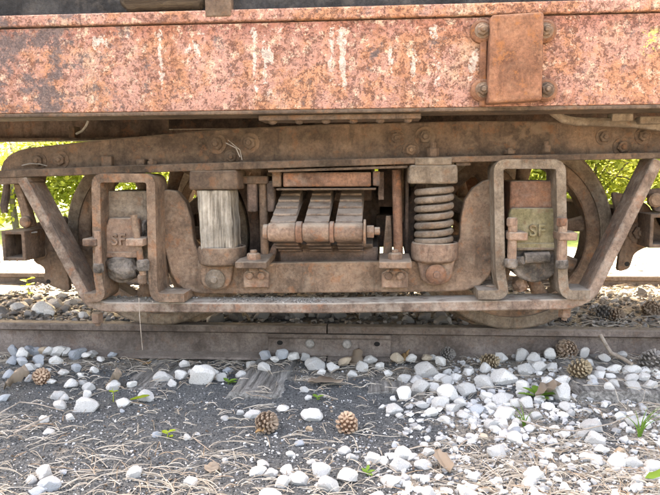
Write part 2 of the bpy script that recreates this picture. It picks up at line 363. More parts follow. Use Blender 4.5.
# ------------------------------------------------------------------ rail car
YS = -.30                                 # face of the side sill
car = empty('rail_car', (0, 0, P(330, 107, YS).z), 'rusty orange rail car with peeling paint on its deep side sill', 'rail car')
def line(p0, p1, Y):                      # height of a level line at Y from two pixels
    return (P(*p0, Y).z + P(*p1, Y).z) / 2
ZB = (P(0, 116.7, YS).z + P(220, 108.4, YS).z + P(440, 105, YS).z + P(660, 105.3, YS).z) / 4
ZL = (P(0, 30, YS).z + P(220, 20, YS).z + P(440, 17.5, YS).z + P(660, 17, YS).z) / 4
ZT = (P(0, 16, YS).z + P(220, 6, YS).z + P(440, 3.3, YS).z + P(660, 5, YS).z) / 4
def rel(px, py):                           # sill coordinates of a pixel
    p = P(px, py, YS); return p.x, p.z - (ZB + ZL) / 2
STROKES = []
for px0, px1, py0, py1, a in [(252, 257, 28, 95, 1.0), (262, 267, 30, 88, .75), (266, 273, 48, 66, .8), (252, 272, 90, 96, .5), (262, 290, 27, 32, .6), (329, 334, 26, 80, .9), (338, 346, 26, 87, 1.1), (330, 350, 26, 31, .7),
                              (186, 191, 34, 70, .9), (194, 200, 40, 68, .8), (158, 164, 30, 92, .8), (190, 206, 34, 40, .7), (388, 393, 48, 72, .8), (411, 416, 50, 84, .9), (406, 417, 54, 62, .9), (430, 438, 26, 36, .9), (434, 440, 50, 84, .6), (92, 108, 36, 50, 1.0), (126, 129, 32, 42, .8), (468, 478, 50, 80, .9)]:
    x0, z1 = rel(px0, py0); x1, z0 = rel(px1, py1); STROKES.append((x0, x1, z0, z1, a))
YEL = rel(648, 41)
M['sill'] = mat_sill(); M['sill_strip'] = mat_sill('peeling_paint_strip', False)
def bar_x(name, y0, y1, z0, z1, mat, parent, x0=-4.2, x1=4.2, bevel=.004):
    bm = bmesh.new(); box(bm, x0, x1, y0, y1, z0, z1); return mk(name, bm, mat, parent, bevel=bevel)
side = bar_x('side_sill', YS, YS + .018, ZB, ZL, M['sill'], car, bevel=.003)
bar_x('top_strip', YS - .012, YS + .10, ZL + .005, ZT, M['sill_strip'], car, bevel=.006)
bar_x('bottom_flange', YS + .002, YS + .17, ZB - .014, ZB - .001, M['rust_frame'], car)
M['deck'] = rust('dark_deck_steel', (.010, .010, .010), (.024, .024, .025), (.05, .049, .048), dustamt=.3)
bar_x('deck_edge_beam', YS + .03, YS + .12, ZT + .002, ZT + .16, M['deck'], car)
bar_x('inner_sill', YS + .175, YS + .20, line((300, 113), (440, 111), YS + .175), ZB + .10, M['rust_dark'], car)
bar_x('lower_angle', .24, .36, P(0, 141, .24).z, P(0, 141, .24).z + .012, M['rust_frame'], car, x0=-4.2, x1=P(160, 130, .24).x)
bar_x('lower_angle_web', .352, .364, P(0, 141, .24).z + .012, ZB + .1, M['rust_dark'], car, x0=-4.2, x1=P(160, 130, .24).x)
bar_x('floor', YS + .04, 2.5, ZB + .12, ZB + .14, M['rust_dark'], car)
bar_x('deck', YS + .13, 2.45, ZT + .10, ZT + .16, M['deck'], car)
bar_x('side_sill', 2.5, 2.52, ZB + .13, ZT, M['rust_dark'], car)
bar_x('centre_sill', YC - .24, YC - .18, ZB + .02, ZB + .118, M['rust_dark'], car)
bar_x('centre_sill', YC + .18, YC + .24, ZB + .02, ZB + .118, M['rust_dark'], car)
for x in (-2.6, -1.9, 1.75, 2.6):
    bm = bmesh.new(); box(bm, x - .05, x + .05, YS + .21, 2.49, ZB + .05, ZB + .118); mk('cross_bearer', bm, M['rust_dark'], car, bevel=.004)
# plate with hanging rivet heads, under the sill in the middle
bm = bmesh.new(); a, b = P(262, 115, YS + .10), P(420, 113, YS + .10); box(bm, a.x, b.x, YS + .03, YS + .165, ZB - .034, ZB - .0155); pl = mk('rub_plate', bm, M['rust_frame'], car, bevel=.003)
for i in range(6):
    o = place('rivet', RIVET, (a.x + (b.x - a.x) * (.08 + .168 * i), YS + .06, ZB - .034), pl, rot=(rad(90), 0, 0))
# loose bits at the left and the bent pipe at the right
bm = bmesh.new(); pbox(bm, 69, 126, 74, 138, .2, .06); mk('hanger_lug', bm, M['rust_frame'], car, bevel=.003)
bm = bmesh.new(); tube(bm, [P(76, 134, .18), P(82, 131, .18), P(86, 126, .18), P(88, 121, .18)], .005, 8); mk('wire', bm, pale, car)
bm = bmesh.new(); Yp = -.075
tube(bm, [P(548, 108, Yp), P(556, 114, Yp), P(563, 119, Yp), P(575, 121.5, Yp), P(605, 122, Yp), P(640, 124, Yp), P(670, 128, Yp), P(720, 131, Yp)], .016, 12); mk('air_pipe', bm, M['rust_grey'], car)
bm = bmesh.new(); pbox(bm, 612, 113, 634, 121, -.10, .05); pbox(bm, 640, 116, 662, 124, -.12, .05); mk('pipe_clamp', bm, M['rust_grey'], car, bevel=.004)
# bolted pocket casting on the sill
bm = bmesh.new()
a = P(491.5, 13, YS - .07); b = P(540.5, 102, YS - .07); zb = P(515, 102.5, YS - .07).z; zt = P(515, 12, YS - .07).z
q = [(a.x, zb), (b.x, zb), (b.x, zt), (a.x, zt)]
f0 = [(a.x - .004, zb - .002), (b.x + .006, zb + .006), (b.x + .004, zt), (a.x, zt - .006)]
prism(bm, f0, YS - .07, YS - .001)
pk = mk('pocket_casting', bm, M['rust_orange'], car, bevel=.010, seg=3)
bm = bmesh.new(); fx0 = P(480, 60, YS - .02).x
prism(bm, [(fx0, zb - .006), (a.x - .003, zb - .006), (a.x - .003, zt - .02), (fx0 + .012, zt - .02), (fx0, zt - .05)], YS - .022, YS - .002)
mk('mounting_flange', bm, M['rust_orange'], pk, bevel=.006)
for px, py in ((482, 31), (482.5, 90), (545, 31), (546, 90)):
    c = P(px, py, YS - .02); bm = bmesh.new(); lathe(bm, [(.038, -.001), (.038, -.020), (.030, -.028)], (c.x, YS, c.z), 'Y', 20); mk('ear', bm, M['rust_orange'], pk)
    place('bolt', BOLT, (c.x, YS - .0275, c.z), pk, rot=(0, random.uniform(0, 1), 0), scale=.85)
# timber and plate lying on the deck edge
tm = mat_wood('brown_timber', (.022, .017, .013), (.055, .042, .032), (.10, .08, .06), (1.5, 25, 25))
bm = bmesh.new(); a = P(118, 8, YS); b = P(205, 5, YS); rr = random.Random(4)
rings = []
for i in range(13):
    x = a.x + (b.x - a.x) * i / 12; k = .55 if i in (0, 12) else 1
    rings.append([bm.verts.new((x, YS + .05 + math.cos(t) * .06 * k, ZT + .058 + math.sin(t) * .055 * k * rr.uniform(.85, 1.1))) for t in [2 * math.pi * j / 12 for j in range(12)]])
for p_, q_ in zip(rings, rings[1:]):
    for j in range(12): bm.faces.new((p_[j], p_[(j + 1) % 12], q_[(j + 1) % 12], q_[j]))
bm.faces.new(rings[0][::-1]); bm.faces.new(rings[-1])
tag(mk('timber', bm, tm, None, smooth=50), 'rough brown timber lying along the car deck edge at top left', 'timber')
bm = bmesh.new(); a = P(206, 8, YS); b = P(232, 8, YS); box(bm, a.x, b.x, YS - .016, YS + .03, ZL + .02, ZT + .05); mk('splice_plate', bm, M['rust_frame'], car, bevel=.006)

# ------------------------------------------------------------------ truck
truck = empty('truck', (0, YC, 0), 'rusty four wheel railway truck with spoked wheels, coil spring and wood block', 'railway truck')
def T(name, bm, mat, bevel=.004, smooth=35, parent=None, far=True, seg=2):
    o = mk(name, bm, mat, parent or truck, bevel=bevel, smooth=smooth, seg=seg)
    if far and not parent:
        c = o.copy(); link(c); c.location.y = -o.location.y; WORLD[c] = c.location + WORLD[truck]
    return o
XL = P(127, 240, -.03).x; XR = P(532, 235, -.03).x
RW = .425
# top frame: deep angle bar
bm = bmesh.new()
pprism(bm, roundpoly([(0, 175), (0.5, 168), (3, 161.5), (7, 156.5), (13, 152.5), (20, 149.8), (30, 147.6), (45, 145.8), (110, 139), (220, 129), (330, 124), (470, 121), (660, 121), (760, 122), (760, 157), (660, 157), (470, 160), (330, 165), (110, 172)], 0), .0, .03)
tf = T('top_frame', bm, M['rust_frame'], .006)
def ledge(px0, px1, pts, Y, depth, name='frame_ledge', mat='rust_frame', far=True):
    bm = bmesh.new(); pprism(bm, pts, Y, depth); return T(name, bm, M[mat], .003, far=far)
ledge(0, 0, [(-2, 170.5), (110, 166), (220, 162.5), (330, 159.5), (470, 156), (660, 152.5), (760, 152), (760, 157), (660, 158.5), (470, 162), (330, 166.5), (220, 170), (110, 174), (-2, 178)], -.075, .075)
ledge(0, 0, [(268, 170), (408, 165.5), (408, 168), (268, 172.5)], -.06, .06, 'filler_plate', far=False)
ledge(0, 0, [(456, 162.5), (471, 162.2), (471, 165.5), (456, 166)], -.06, .06, 'filler_plate', far=False)
for px, py, k in [(39, 161, 1), (61, 160, 1.05), (217, 144, 1.2), (250, 143, 1.2), (232, 157, 1.0), (396, 138, .95), (425, 137, 1.2), (411, 150, 1.0), (604, 137, .95), (622, 147, 1.05), (643, 136, .95)]:
    c = P(px, py, 0); place('bolt', BOLTD, (c.x, .0005, c.z), tf, rot=(0, random.uniform(0, 1), 0), scale=k * 1.1)
# nuts and lugs standing on the ledge
def stud(px, pyb, hpx, wpx, Y=-.04, mat='rust_frame'):
    c = P(px, pyb, Y); s = scale_at(Y); bm = bmesh.new()
    lathe(bm, [(wpx * s / 2, 0), (wpx * s / 2, hpx * s * .6), (wpx * s * .4, hpx * s * .64)], (c.x, Y, c.z), 'Z', 6)
    lathe(bm, [(wpx * s * .26, hpx * s * .6), (wpx * s * .26, hpx * s)], (c.x, Y, c.z), 'Z', 10); mk('stud', bm, M[mat], truck, bevel=.002)
stud(433, 157, 14, 12); stud(546, 152, 10, 9); stud(510, 154, 6, 11)
bm = bmesh.new(); pbox(bm, 101, 156, 111, 167, -.03, .03); T('lug', bm, M['rust_frame'], .004, far=False)
bm = bmesh.new(); pbox(bm, 136, 159, 144, 167, -.05, .05); T('lug', bm, M['rust_frame'], .004, far=False)
stud(152, 166, 8, 10)
bm = bmesh.new(); tube(bm, [P(22, 165.5, -.01), P(30, 163.5, -.03), P(40, 164, -.03), P(47, 166, -.01)], .0025, 6); mk('wire', bm, pale, truck)
bm = bmesh.new(); tube(bm, [P(226, 143, -.03), P(236, 148, -.05), P(240, 157, -.04)], .002, 6); tube(bm, [P(228, 140, -.03), P(240, 150, -.05), P(242, 160, -.04)], .0015, 6); mk('wire', bm, pale, truck)

# lower tie strap with its rising ends
def xz(px, py, Y): v = P(px, py, Y); return (v.x, v.z)
Yt = -.075
zc = [xz(21, 179, Yt), xz(88, 303, Yt), xz(104, 307.5, Yt), xz(330, 308.5, Yt), xz(572, 304.5, Yt), xz(592, 296, Yt), xz(659, 160, Yt)]
cl = curve_pts(zc, .06)
bm = bmesh.new(); pr = strap(cl, .040); prism(bm, pr, Yt, Yt + .13); T('tie_strap', bm, M['strap'], .006)
# turned over top ends of the strap under the frame
bm = bmesh.new(); pprism(bm, [(-6, 178), (24, 177), (30, 183), (-6, 185)], -.07, .12); T('strap_end', bm, M['rust_frame'], .004, far=False)

# pedestals (bent bar over each journal box) with turned out feet
def pedestal(L, Rr, top, foot, feetL, feetR, mat):
    Yp = -.10; d = .145
    pts = curve_pts([xz(feetL, foot - 4, Yp), xz(L + 6, foot - 4, Yp), xz(L + 2, foot - 26, Yp), xz(L, top, Yp), xz(Rr, top, Yp), xz(Rr + 2, foot - 20, Yp), xz(Rr + 4, foot - 4, Yp), xz(feetR, foot - 4, Yp)], .03)
    bm = bmesh.new(); prism(bm, strap(pts, .035), Yp, Yp + d); o = T('pedestal', bm, mat, .007, seg=3)
    return o
pd1 = pedestal(95.5, 150.5, 178, 302, 84, 184, M['rust'])
pd2 = pedestal(498.5, 561, 164, 299, 478, 590, M['rust_grey'])
for px, py in ((170, 293), (493, 289), (578, 291)):
    c = P(px, py, -.02); bm = bmesh.new(); lathe(bm, [(.026, -.006), (.026, .012), (.02, .015)], (c.x, -.01, c.z), 'Z', 6); mk('foot_nut', bm, M['rust_pink'], truck, bevel=.002)
for px, py in ((97, 318), (565, 312)):
    c = P(px, py, -.02); bm = bmesh.new(); lathe(bm, [(.020, -.022), (.024, -.018), (.024, .022)], (c.x, -.015, c.z), 'Z', 6); lathe(bm, [(.011, -.034), (.011, -.02)], (c.x, -.015, c.z), 'Z', 10); mk('foot_nut', bm, M['rust_pink'], truck, bevel=.002)

# wheels
def wheel_meshes():
    R = RW; out = {}
    bm = bmesh.new()
    # tread tyre, y outward is negative
    lathe(bm, [(R * .865, -.062), (R - .012, -.065), (R - .004, -.058), (R + .001, .030), (R + .028, .044), (R + .028, .062), (R + .018, .070), (R * .865, .068)], (0, 0, 0), 'Y', 72, True)
    out['tyre'] = to_mesh('tyre', bm, 35); out['tyre'].materials.append(M['rust_grey'])
    bm = bmesh.new(); lathe(bm, [(R * .735, -.048), (R * .75, -.054), (R * .862, -.056), (R * .862, .06), (R * .735, .05)], (0, 0, 0), 'Y', 72, True)
    out['rim'] = to_mesh('rim', bm, 35); out['rim'].materials.append(M['rust'])
    bm = bmesh.new(); lathe(bm, [(.075, -.085), (.095, -.08), (.115, -.05), (.115, .06), (.09, .08), (.075, .08)], (0, 0, 0), 'Y', 32, True)
    out['hub'] = to_mesh('hub', bm, 35); out['hub'].materials.append(M['rust_dark'])
    bm = bmesh.new(); n = 14; rings = []
    for i in range(9):
        r = .10 + (R * .755 - .10) * i / 8; e = abs(i / 8 - .55) / .55
        wa = .028 + .016 * e ** 2; wb = .019 + .010 * e ** 2
        rings.append([bm.verts.new((math.cos(t) * wa, math.sin(t) * wb, r)) for t in [2 * math.pi * k / n for k in range(n)]])
    for a, b in zip(rings, rings[1:]):
        for k in range(n): bm.faces.new((a[k], a[(k + 1) % n], b[(k + 1) % n], b[k]))
    bm.faces.new(rings[0][::-1]); bm.faces.new(rings[-1])
    out['spoke'] = to_mesh('spoke', bm, 60); out['spoke'].materials.append(M['rust'])
    return out
WM = wheel_meshes()
def wheel(x, y, flip, a0):
    base = place('wheel', WM['rim'], (x, y, RW), truck, rot=(0, 0, rad(180) if flip else 0))
    def sub(name, ry=0):
        o = bpy.data.objects.new(name, WM[name]); o.parent = base; o.rotation_euler = (0, ry, 0); link(o); return o
    sub('tyre'); sub('hub')
    for k in range(10): sub('spoke', a0 + 2 * math.pi * k / 10)
for x, a0 in ((XL, .3), (XR, .17)):
    wheel(x, YR + .005, False, a0); wheel(x, 2 * YC - YR - .005, True, a0)
    bm = bmesh.new(); lathe(bm, [(.055, .03), (.055, .28), (.075, .30), (.072, YC), (.075, 2 * YC - .30), (.055, 2 * YC - .28), (.055, 2 * YC - .03)], (x, 0, RW), 'Y', 20)
    mk('axle', bm, M['rust_dark'], truck)

# journal boxes
def sf_mesh(size):
    cu = bpy.data.curves.new('sf', 'FONT'); cu.body = 'SF'; cu.size = size; cu.extrude = .009; cu.bevel_depth = .0015; cu.align_x = 'CENTER'; cu.align_y = 'CENTER'; cu.space_character = 1.1
    o = bpy.data.objects.new('sf', cu); link(o); dg = bpy.context.evaluated_depsgraph_get(); dg.update()
    me = bpy.data.meshes.new_from_object(o.evaluated_get(dg)); me.name = 'lettering'; bpy.data.objects.remove(o); return me
SF = sf_mesh(.062)
def journal_box(box_px, lid_px, hub, collars, nuts, m_up, m_lid, sfpos):
    bm = bmesh.new(); x0, y0, x1, y1 = box_px
    a = P(x0, y1, -.02); b = P(x1, y0, -.02)
    box(bm, a.x, b.x, -.02, .27, a.z, b.z)
    jb = T('journal_box', bm, m_up, .008, far=True, seg=3)
    bm = bmesh.new(); x0, y0, x1, y1 = lid_px
    pprism(bm, roundpoly([(x0 + 3, y0), (x1 - 2, y0), (x1, y0 + 8), (x1, y1), (x0, y1), (x0, y0 + 8)], 2.5, 3), -.048, .03)
    lid = mk('lid', bm, m_lid, jb, bevel=.007, seg=3)
    o = place('lettering', SF.copy(), (P(*sfpos, -.052).x, -.0485, P(*sfpos, -.05).z), jb, rot=(rad(90), 0, 0), mat=m_lid)
    # ridge along the lid's lower edge
    bm = bmesh.new(); pprism(bm, [(x0 + 1, y1 - 5), (x1 - 1, y1 - 5), (x1 + 1, y1 + 1), (x0 - 1, y1 + 1)], -.056, .03); mk('lid_lip', bm, m_lid, jb, bevel=.005)
    # rounded cellar below
    hx, hy, hr = hub; c = P(hx, hy, -.02); r = hr * scale_at(-.02); bm = bmesh.new()
    pts = [(c.x - r, c.z + r * .75), (c.x + r, c.z + r * .75)] + [(c.x + r * math.cos(t), c.z - r * .95 * math.sin(t)) for t in [math.pi * k / 12 for k in range(13)]]
    prism(bm, pts, -.042, .24); mk('cellar', bm, M['grease'], jb, bevel=.010, seg=3)
    for cx, cy, wx in collars:
        bm = bmesh.new(); c = P(cx, cy, -.06); s = scale_at(-.06); box(bm, c.x - wx * s / 2, c.x + wx * s / 2, -.14, -.045, c.z - 4 * s, c.z + 4 * s); mk('collar', bm, m_lid if m_lid is not M['rust_green'] else M['rust_pink'], jb, bevel=.006)
    return jb
J1 = journal_box((103, 191, 147, 262), (105.5, 218, 140, 257), (122, 268, 16), [(98, 240.5, 15), (141.5, 240.5, 18)], None, M['rust_grey'], M['rust_pink'], (118.5, 240))
J2 = journal_box((508.5, 180.5, 557.5, 255), (508.5, 208, 557, 248), (534, 258, 25), [(514, 234.5, 18), (562.5, 234.5, 17)], None, M['rust_red'], M['rust_green'], (537, 231))
def vrod(J, px0, py0, px1, py1, wpx, Y, mat, nut=None, name='lid_bolt'):
    s = scale_at(Y); bm = bmesh.new(); tube(bm, [P(px0, py0, Y), P(px1, py1, Y)], wpx * s / 2, 10)
    o = mk(name, bm, mat, J)
    return o
def nutblock(J, px, py, wpx, hpx, Y, mat, name='nut'):
    s = scale_at(Y); c = P(px, py, Y); bm = bmesh.new()
    lathe(bm, [(wpx * s * .42, -hpx * s / 2), (wpx * s / 2, -hpx * s * .3), (wpx * s / 2, hpx * s * .3), (wpx * s * .4, hpx * s / 2)], (c.x, Y, c.z), 'Z', 6); return mk(name, bm, mat, J, bevel=.003)
vrod(J1, 97.5, 231, 99, 268, 7, -.118, M['rust_pink']); vrod(J1, 133.5, 215, 143, 275, 7, -.118, M['rust'])
nutblock(J1, 98.5, 268, 12, 10, -.118, M['grease']); nutblock(J1, 143, 265, 14, 12, -.118, M['grease']); nutblock(J1, 142, 279, 10, 10, -.11, M['rust'])
vrod(J2, 513, 220, 511.5, 268, 9, -.118, M['rust_pink']); vrod(J2, 563, 220, 561, 268, 9, -.118, M['rust_pink'])
nutblock(J2, 512, 222, 11, 9, -.118, M['rust_pink']); nutblock(J2, 562, 222, 11, 9, -.118, M['rust_red']); nutblock(J2, 511, 263, 14, 9, -.118, M['grease']); nutblock(J2, 562, 264, 13, 9, -.118, M['grease'])
# greasy plug and cross bolt on the cellars
bm = bmesh.new(); c = P(122, 268, -.05); 
r = bmesh.ops.create_icosphere(bm, subdivisions=4, radius=.055)['verts']
for v in r:
    k = 1 + .25 * noise.noise(v.co * 22) + .15 * noise.noise(v.co * 60); v.co = Vector((c.x + v.co.x * 1.15 * k, -.045 + v.co.y * .7 * k, c.z + v.co.z * .85 * k))
mk('grease_lump', bm, M['grease'], J1, smooth=60)
bm = bmesh.new(); a = P(524, 258, -.065); b = P(549, 257, -.065); tube(bm, [a, b], .021, 12); mk('cross_bolt', bm, M['grease'], J2)
bm = bmesh.new(); c = P(517, 263, -.075); tube(bm, [(c.x - .01, -.05, c.z), (c.x + .02, -.085, c.z + .012)], [.022, .016], 10); mk('plug', bm, M['grease'], J2)
bm = bmesh.new(); c = P(536, 242, -.05); box(bm, c.x - .09, c.x + .09, -.058, -.02, c.z - .012 - .02, c.z - .02); mk('gland_strip', bm, M['rust_grey'], J2, bevel=.005)
# dirt packed round the boxes
def clod(px, py, w_, h_, Y, J, mat, seed):
    bm = bmesh.new(); c = P(px, py, Y); s = scale_at(Y)
    for v in bmesh.ops.create_icosphere(bm, subdivisions=3, radius=1)['verts']:
        k = 1 + .35 * noise.noise(v.co * 2.5 + Vector((seed, 0, 0))) + .15 * noise.noise(v.co * 7 + Vector((seed, 0, 0)))
        v.co = Vector((c.x + v.co.x * w_ * s / 2 * k, Y + v.co.y * .035 * k, c.z + v.co.z * h_ * s / 2 * k))
    mk('dirt_clod', bm, mat, J, smooth=70)
clod(146, 228, 9, 22, .0, J1, M['grease'], 1); clod(150, 270, 12, 30, .02, J1, M['grease'], 2); clod(108, 252, 8, 14, -.01, J1, M['grease'], 3)
clod(520, 284, 14, 16, .03, J2, M['rust_pink'], 6); clod(104, 212, 8, 18, -.0, J1, M['grease'], 7)

# equaliser: U shaped plate hung from box to box
def eq():
    Y = .005
    o = [(157, 214), (157, 196), (165, 189.5), (176, 191), (186, 203), (191, 220), (193, 240), (198, 252), (210, 260), (228, 264), (330, 262), (420, 261), (440, 260), (453, 252), (460, 238), (461, 218), (465, 200), (473, 188), (484, 181), (495, 178), (496, 200), (496.5, 235), (495.5, 262), (490, 276), (480, 286), (466, 291), (440, 292), (330, 293), (230, 294), (200, 294), (186, 291), (176, 284), (170, 272), (166, 256), (161, 236)]
    bm = bmesh.new(); pprism(bm, o, Y, .055); T('equaliser', bm, M['rust'], .008, seg=3)
eq()
bm = bmesh.new(); pprism(bm, [(66, 196), (100, 190), (160, 193), (160, 206), (100, 203)], .10, .06)
# spring seats
def cup(px0, px1, py0, py1, lug, mat, boltmat):
    Y = .01; a = P(px0, py1, Y - .08); b = P(px1, py0, Y - .08); r = (b.x - a.x) / 2; cx = (a.x + b.x) / 2; cz = a.z
    h = b.z - a.z
    bm = bmesh.new(); lathe(bm, [(r * .80, 0), (r * .97, h * .12), (r, h * .3), (r, h * .86), (r * .96, h), (r * .84, h), (r * .82, h * .5), (r * .2, h * .48)], (cx, Y, cz), 'Z', 40); s = T('spring_seat', bm, mat, .004, far=False)
    lx, ly = lug; c = P(lx, ly, -.035); bm = bmesh.new(); lr = .062
    pts = [(c.x - .075, cz + .02), (c.x + .075, cz + .02)] + [(c.x + lr * math.cos(t), c.z - lr * .75 * math.sin(t)) for t in [math.pi * k / 10 for k in range(11)]]
    prism(bm, pts, -.035, .004); mk('lug', bm, mat, s, bevel=.008, seg=3)
    bm = bmesh.new(); lathe(bm, [(.040, 0), (.040, -.010), (.034, -.016), (.014, -.020), (.012, -.028)], (c.x, -.036, c.z), 'Y', 22); mk('bolt', bm, boltmat, s)
    return cx, Y, cz + h
def cap(px0, px1, py0, py1, mat):
    Y = .01; a = P(px0, py1, Y - .09); b = P(px1, py0, Y - .09); cx = (a.x + b.x) / 2; r = (b.x - a.x) / 2; h = b.z - a.z
    bm = bmesh.new(); box(bm, a.x, b.x, Y - .09, Y + .09, a.z, b.z)
    for v in bm.verts:
        if v.co.z > a.z + h * .5: v.co.x = cx + (v.co.x - cx) * .97
    return T('spring_cap', bm, mat, .012, far=False, seg=3), a.z
S1 = cup(193.5, 242, 248, 267, (215.5, 279), M['rust'], M['rust_grey']); C1, cz1 = cap(188.5, 237.5, 170, 190, M['rust_frame'])
S2 = cup(412, 461, 244, 264, (436, 274), M['rust_pink'], M['rust_red']); C2, cz2 = cap(408, 458.5, 164.5, 184, M['rust_grey'])
bm = bmesh.new(); pbox(bm, 415, 157.5, 452, 165, -.082, .08); mk('cap_plate', bm, M['rust_grey'], C2, bevel=.003)
# wood block in place of the left spring
M['block'] = mat_wood('weathered_block_wood', (.03, .022, .015), (.25, .22, .18), (.50, .46, .395), (24, 24, .9), .8)
bm = bmesh.new(); a = P(199, 240, -.07); b = P(232, 240, -.07); n = 10; rr = random.Random(8); z0 = S1[2] - .03; z1 = cz1 - .002
rings = []
for i in range(9):
    z = z0 + (z1 - z0) * i / 8; sh = .006 * (i / 8 - .5); ring = []
    for (sx, sy) in [(-1, -1), (-.6, -1.02), (-.1, -1), (.3, -1.03), (.75, -1), (1, -.95), (1.02, -.3), (1, .4), (1, 1), (0, 1), (-1, 1), (-1, 0)]:
        ring.append(bm.verts.new(((a.x + b.x) / 2 + sx * (b.x - a.x) / 2 - sh * 2 + rr.uniform(-.002, .002), .01 + sy * .072 + rr.uniform(-.003, .003), z)))
    rings.append(ring)
for p_, q_ in zip(rings, rings[1:]):
    for j in range(12): bm.faces.new((p_[j], p_[(j + 1) % 12], q_[(j + 1) % 12], q_[j]))
bm.faces.new(rings[0][::-1]); bm.faces.new(rings[-1]); wb = T('wood_block', bm, M['block'], .004, far=False); wb['label'] = 'grey weathered wood block wedged in place of the left spring'
# coil spring
def coil(name, cx, cy, z0, z1, r, wire, turns, mat):
    bm = bmesh.new(); path = []; N = int(turns * 26)
    for i in range(N + 1):
        t = i / N; zz = z0 + wire + (z1 - z0 - 2 * wire) * (t if .08 < t < .92 else (t * .6 + .032 if t < .5 else t * .6 + .368))
        a = 2 * math.pi * turns * t + 2.6; path.append((cx + r * math.cos(a), cy + r * math.sin(a), zz))
    tube(bm, path, wire, 10); return mk(name, bm, mat, truck, smooth=60)
M['spring'] = rust('spring_steel', (.085, .062, .045), (.17, .13, .098), (.235, .185, .145), dust=(.25, .21, .17), spots=(.2, .11, .06), spotamt=.4)
a = P(415, 215, -.06); b = P(456, 215, -.06)
coil('coil_spring', (a.x + b.x) / 2, .01, S2[2] - .02, cz2 + .005, (b.x - a.x) / 2 - .013, .0132, 6.9, M['spring'])
coil('coil_spring', XL + .38, 2 * YC - .01, S2[2] - .02, cz2 + .005, .075, .0165, 7.4, M['spring']); coil('coil_spring', XR - .40, 2 * YC - .01, S2[2] - .02, cz2 + .005, .075, .0165, 7.4, M['spring'])

# clips on the equaliser and hanger rods
def clip(px, py):
    c = P(px, py, -.06); s = scale_at(-.06); z = P(px, 263, .005).z + .004
    bm = bmesh.new(); prism_x(bm, [(-.125, z - .008), (-.125, z + .018), (.07, z + .028), (.07, z + .002)], c.x - .062, c.x + .062); o = mk('clip', bm, M['rust'], truck, bevel=.005)
    cz = z - .055
    bm = bmesh.new(); prism(bm, [(c.x - .052, cz - .045), (c.x + .052, cz - .045), (c.x + .052, cz + .012), (c.x + .025, cz + .03), (c.x - .025, cz + .03), (c.x - .052, cz + .012)], -.022, .002); mk('clip_plate', bm, M['rust_pink'], o, bevel=.004)
    for dx in (-.024, .022):
        bm = bmesh.new(); lathe(bm, [(.017, 0), (.017, -.014), (.012, -.018)], (c.x + dx, -.022, cz + .004), 'Y', 6); mk('nut', bm, M['rust_pink'], o, bevel=.002)
    bm = bmesh.new(); lathe(bm, [(.022, 0), (.022, -.02), (.026, -.022)], (c.x, -.07, z - .004), 'Z', 8); mk('nut', bm, M['rust'], o, bevel=.002)
    bm = bmesh.new(); lathe(bm, [(.028, 0), (.028, .022), (.022, .028)], (c.x, -.06, z + .018), 'Z', 6); lathe(bm, [(.013, .02), (.013, .04)], (c.x, -.06, z + .018), 'Z', 10); mk('nut', bm, M['rust_pink'], o, bevel=.002)
clip(254, 270); clip(395, 270)
def rod(px0, py0, px1, py1, wpx, Y, mat, name='hanger_rod'):
    bm = bmesh.new(); tube(bm, [P(px0, py0, Y), P(px1, py1, Y)], wpx * scale_at(Y) / 2, 12); return T(name, bm, mat, 0)
rod(262.5, 176, 265, 262, 8.5, .06, M['rust']); rod(396.5, 170, 398.5, 264, 9.5, .05, M['rust_red']); 
bm = bmesh.new(); pbox(bm, 247, 181, 256, 212, .03, .05); T('clevis', bm, M['rust_dark'], .008); bm = bmesh.new(); pbox(bm, 267, 181, 274, 212, .03, .05); T('clevis', bm, M['rust_dark'], .008)
bm = bmesh.new(); pbox(bm, 241, 176, 268, 184, .02, .06); T('hanger_block', bm, M['rust_frame'], .006)
bm = bmesh.new(); pprism(bm, [(386, 216), (391, 216), (393, 262), (382, 262)], .07, .03); T('hanger_link', bm, M['rust'], .004)
bm = bmesh.new(); pprism(bm, [(273, 244), (278, 244), (273, 264), (262, 264)], .07, .03); T('hanger_link', bm, M['rust_dark'], .004)
bm = bmesh.new(); pbox(bm, 405, 172, 409, 252, .12, .05); T('transom_edge', bm, M['rust_dark'], .003)
bm = bmesh.new(); pbox(bm, 378, 172, 384, 200, .08, .05); T('bracket', bm, M['rust_dark'], .003)

# bolster, spring plank, transoms
def cross(name, px0, py0, px1, py1, Y, mat, y1=None, bevel=.006):
    a = P(px0, py1, Y); b = P(px1, py0, Y); bm = bmesh.new(); box(bm, a.x, b.x, Y, y1 if y1 else 2 * YC - Y, a.z, b.z); return mk(name, bm, mat, truck, bevel=bevel)
bo = cross('bolster', 283, 172, 371, 187, -.02, M['rust_red'])
cross('bolster_flange', 276, 188, 376, 190.5, -.035, M['rust_frame']); cross('bolster_rib', 272, 171, 281, 187, -.01, M['rust_frame'])
cross('bolster_rib', 372.5, 171, 380, 186, -.01, M['rust_dark'])
cross('bolster_core', 284, 150, 372, 201, .30, M['rust_dark'])
cross('spring_plank', 280, 247, 378, 268, .10, M['rust_dark']); cross('spring_plank_lip', 283, 244, 373, 248, .06, M['rust_frame'])
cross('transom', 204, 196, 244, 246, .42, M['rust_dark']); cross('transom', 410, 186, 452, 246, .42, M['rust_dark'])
cross('brake_beam', 168, 214, 196, 232, .62, M['rust_dark'], 1.6); cross('brake_beam', 462, 205, 492, 225, .62, M['rust_dark'], 1.6)
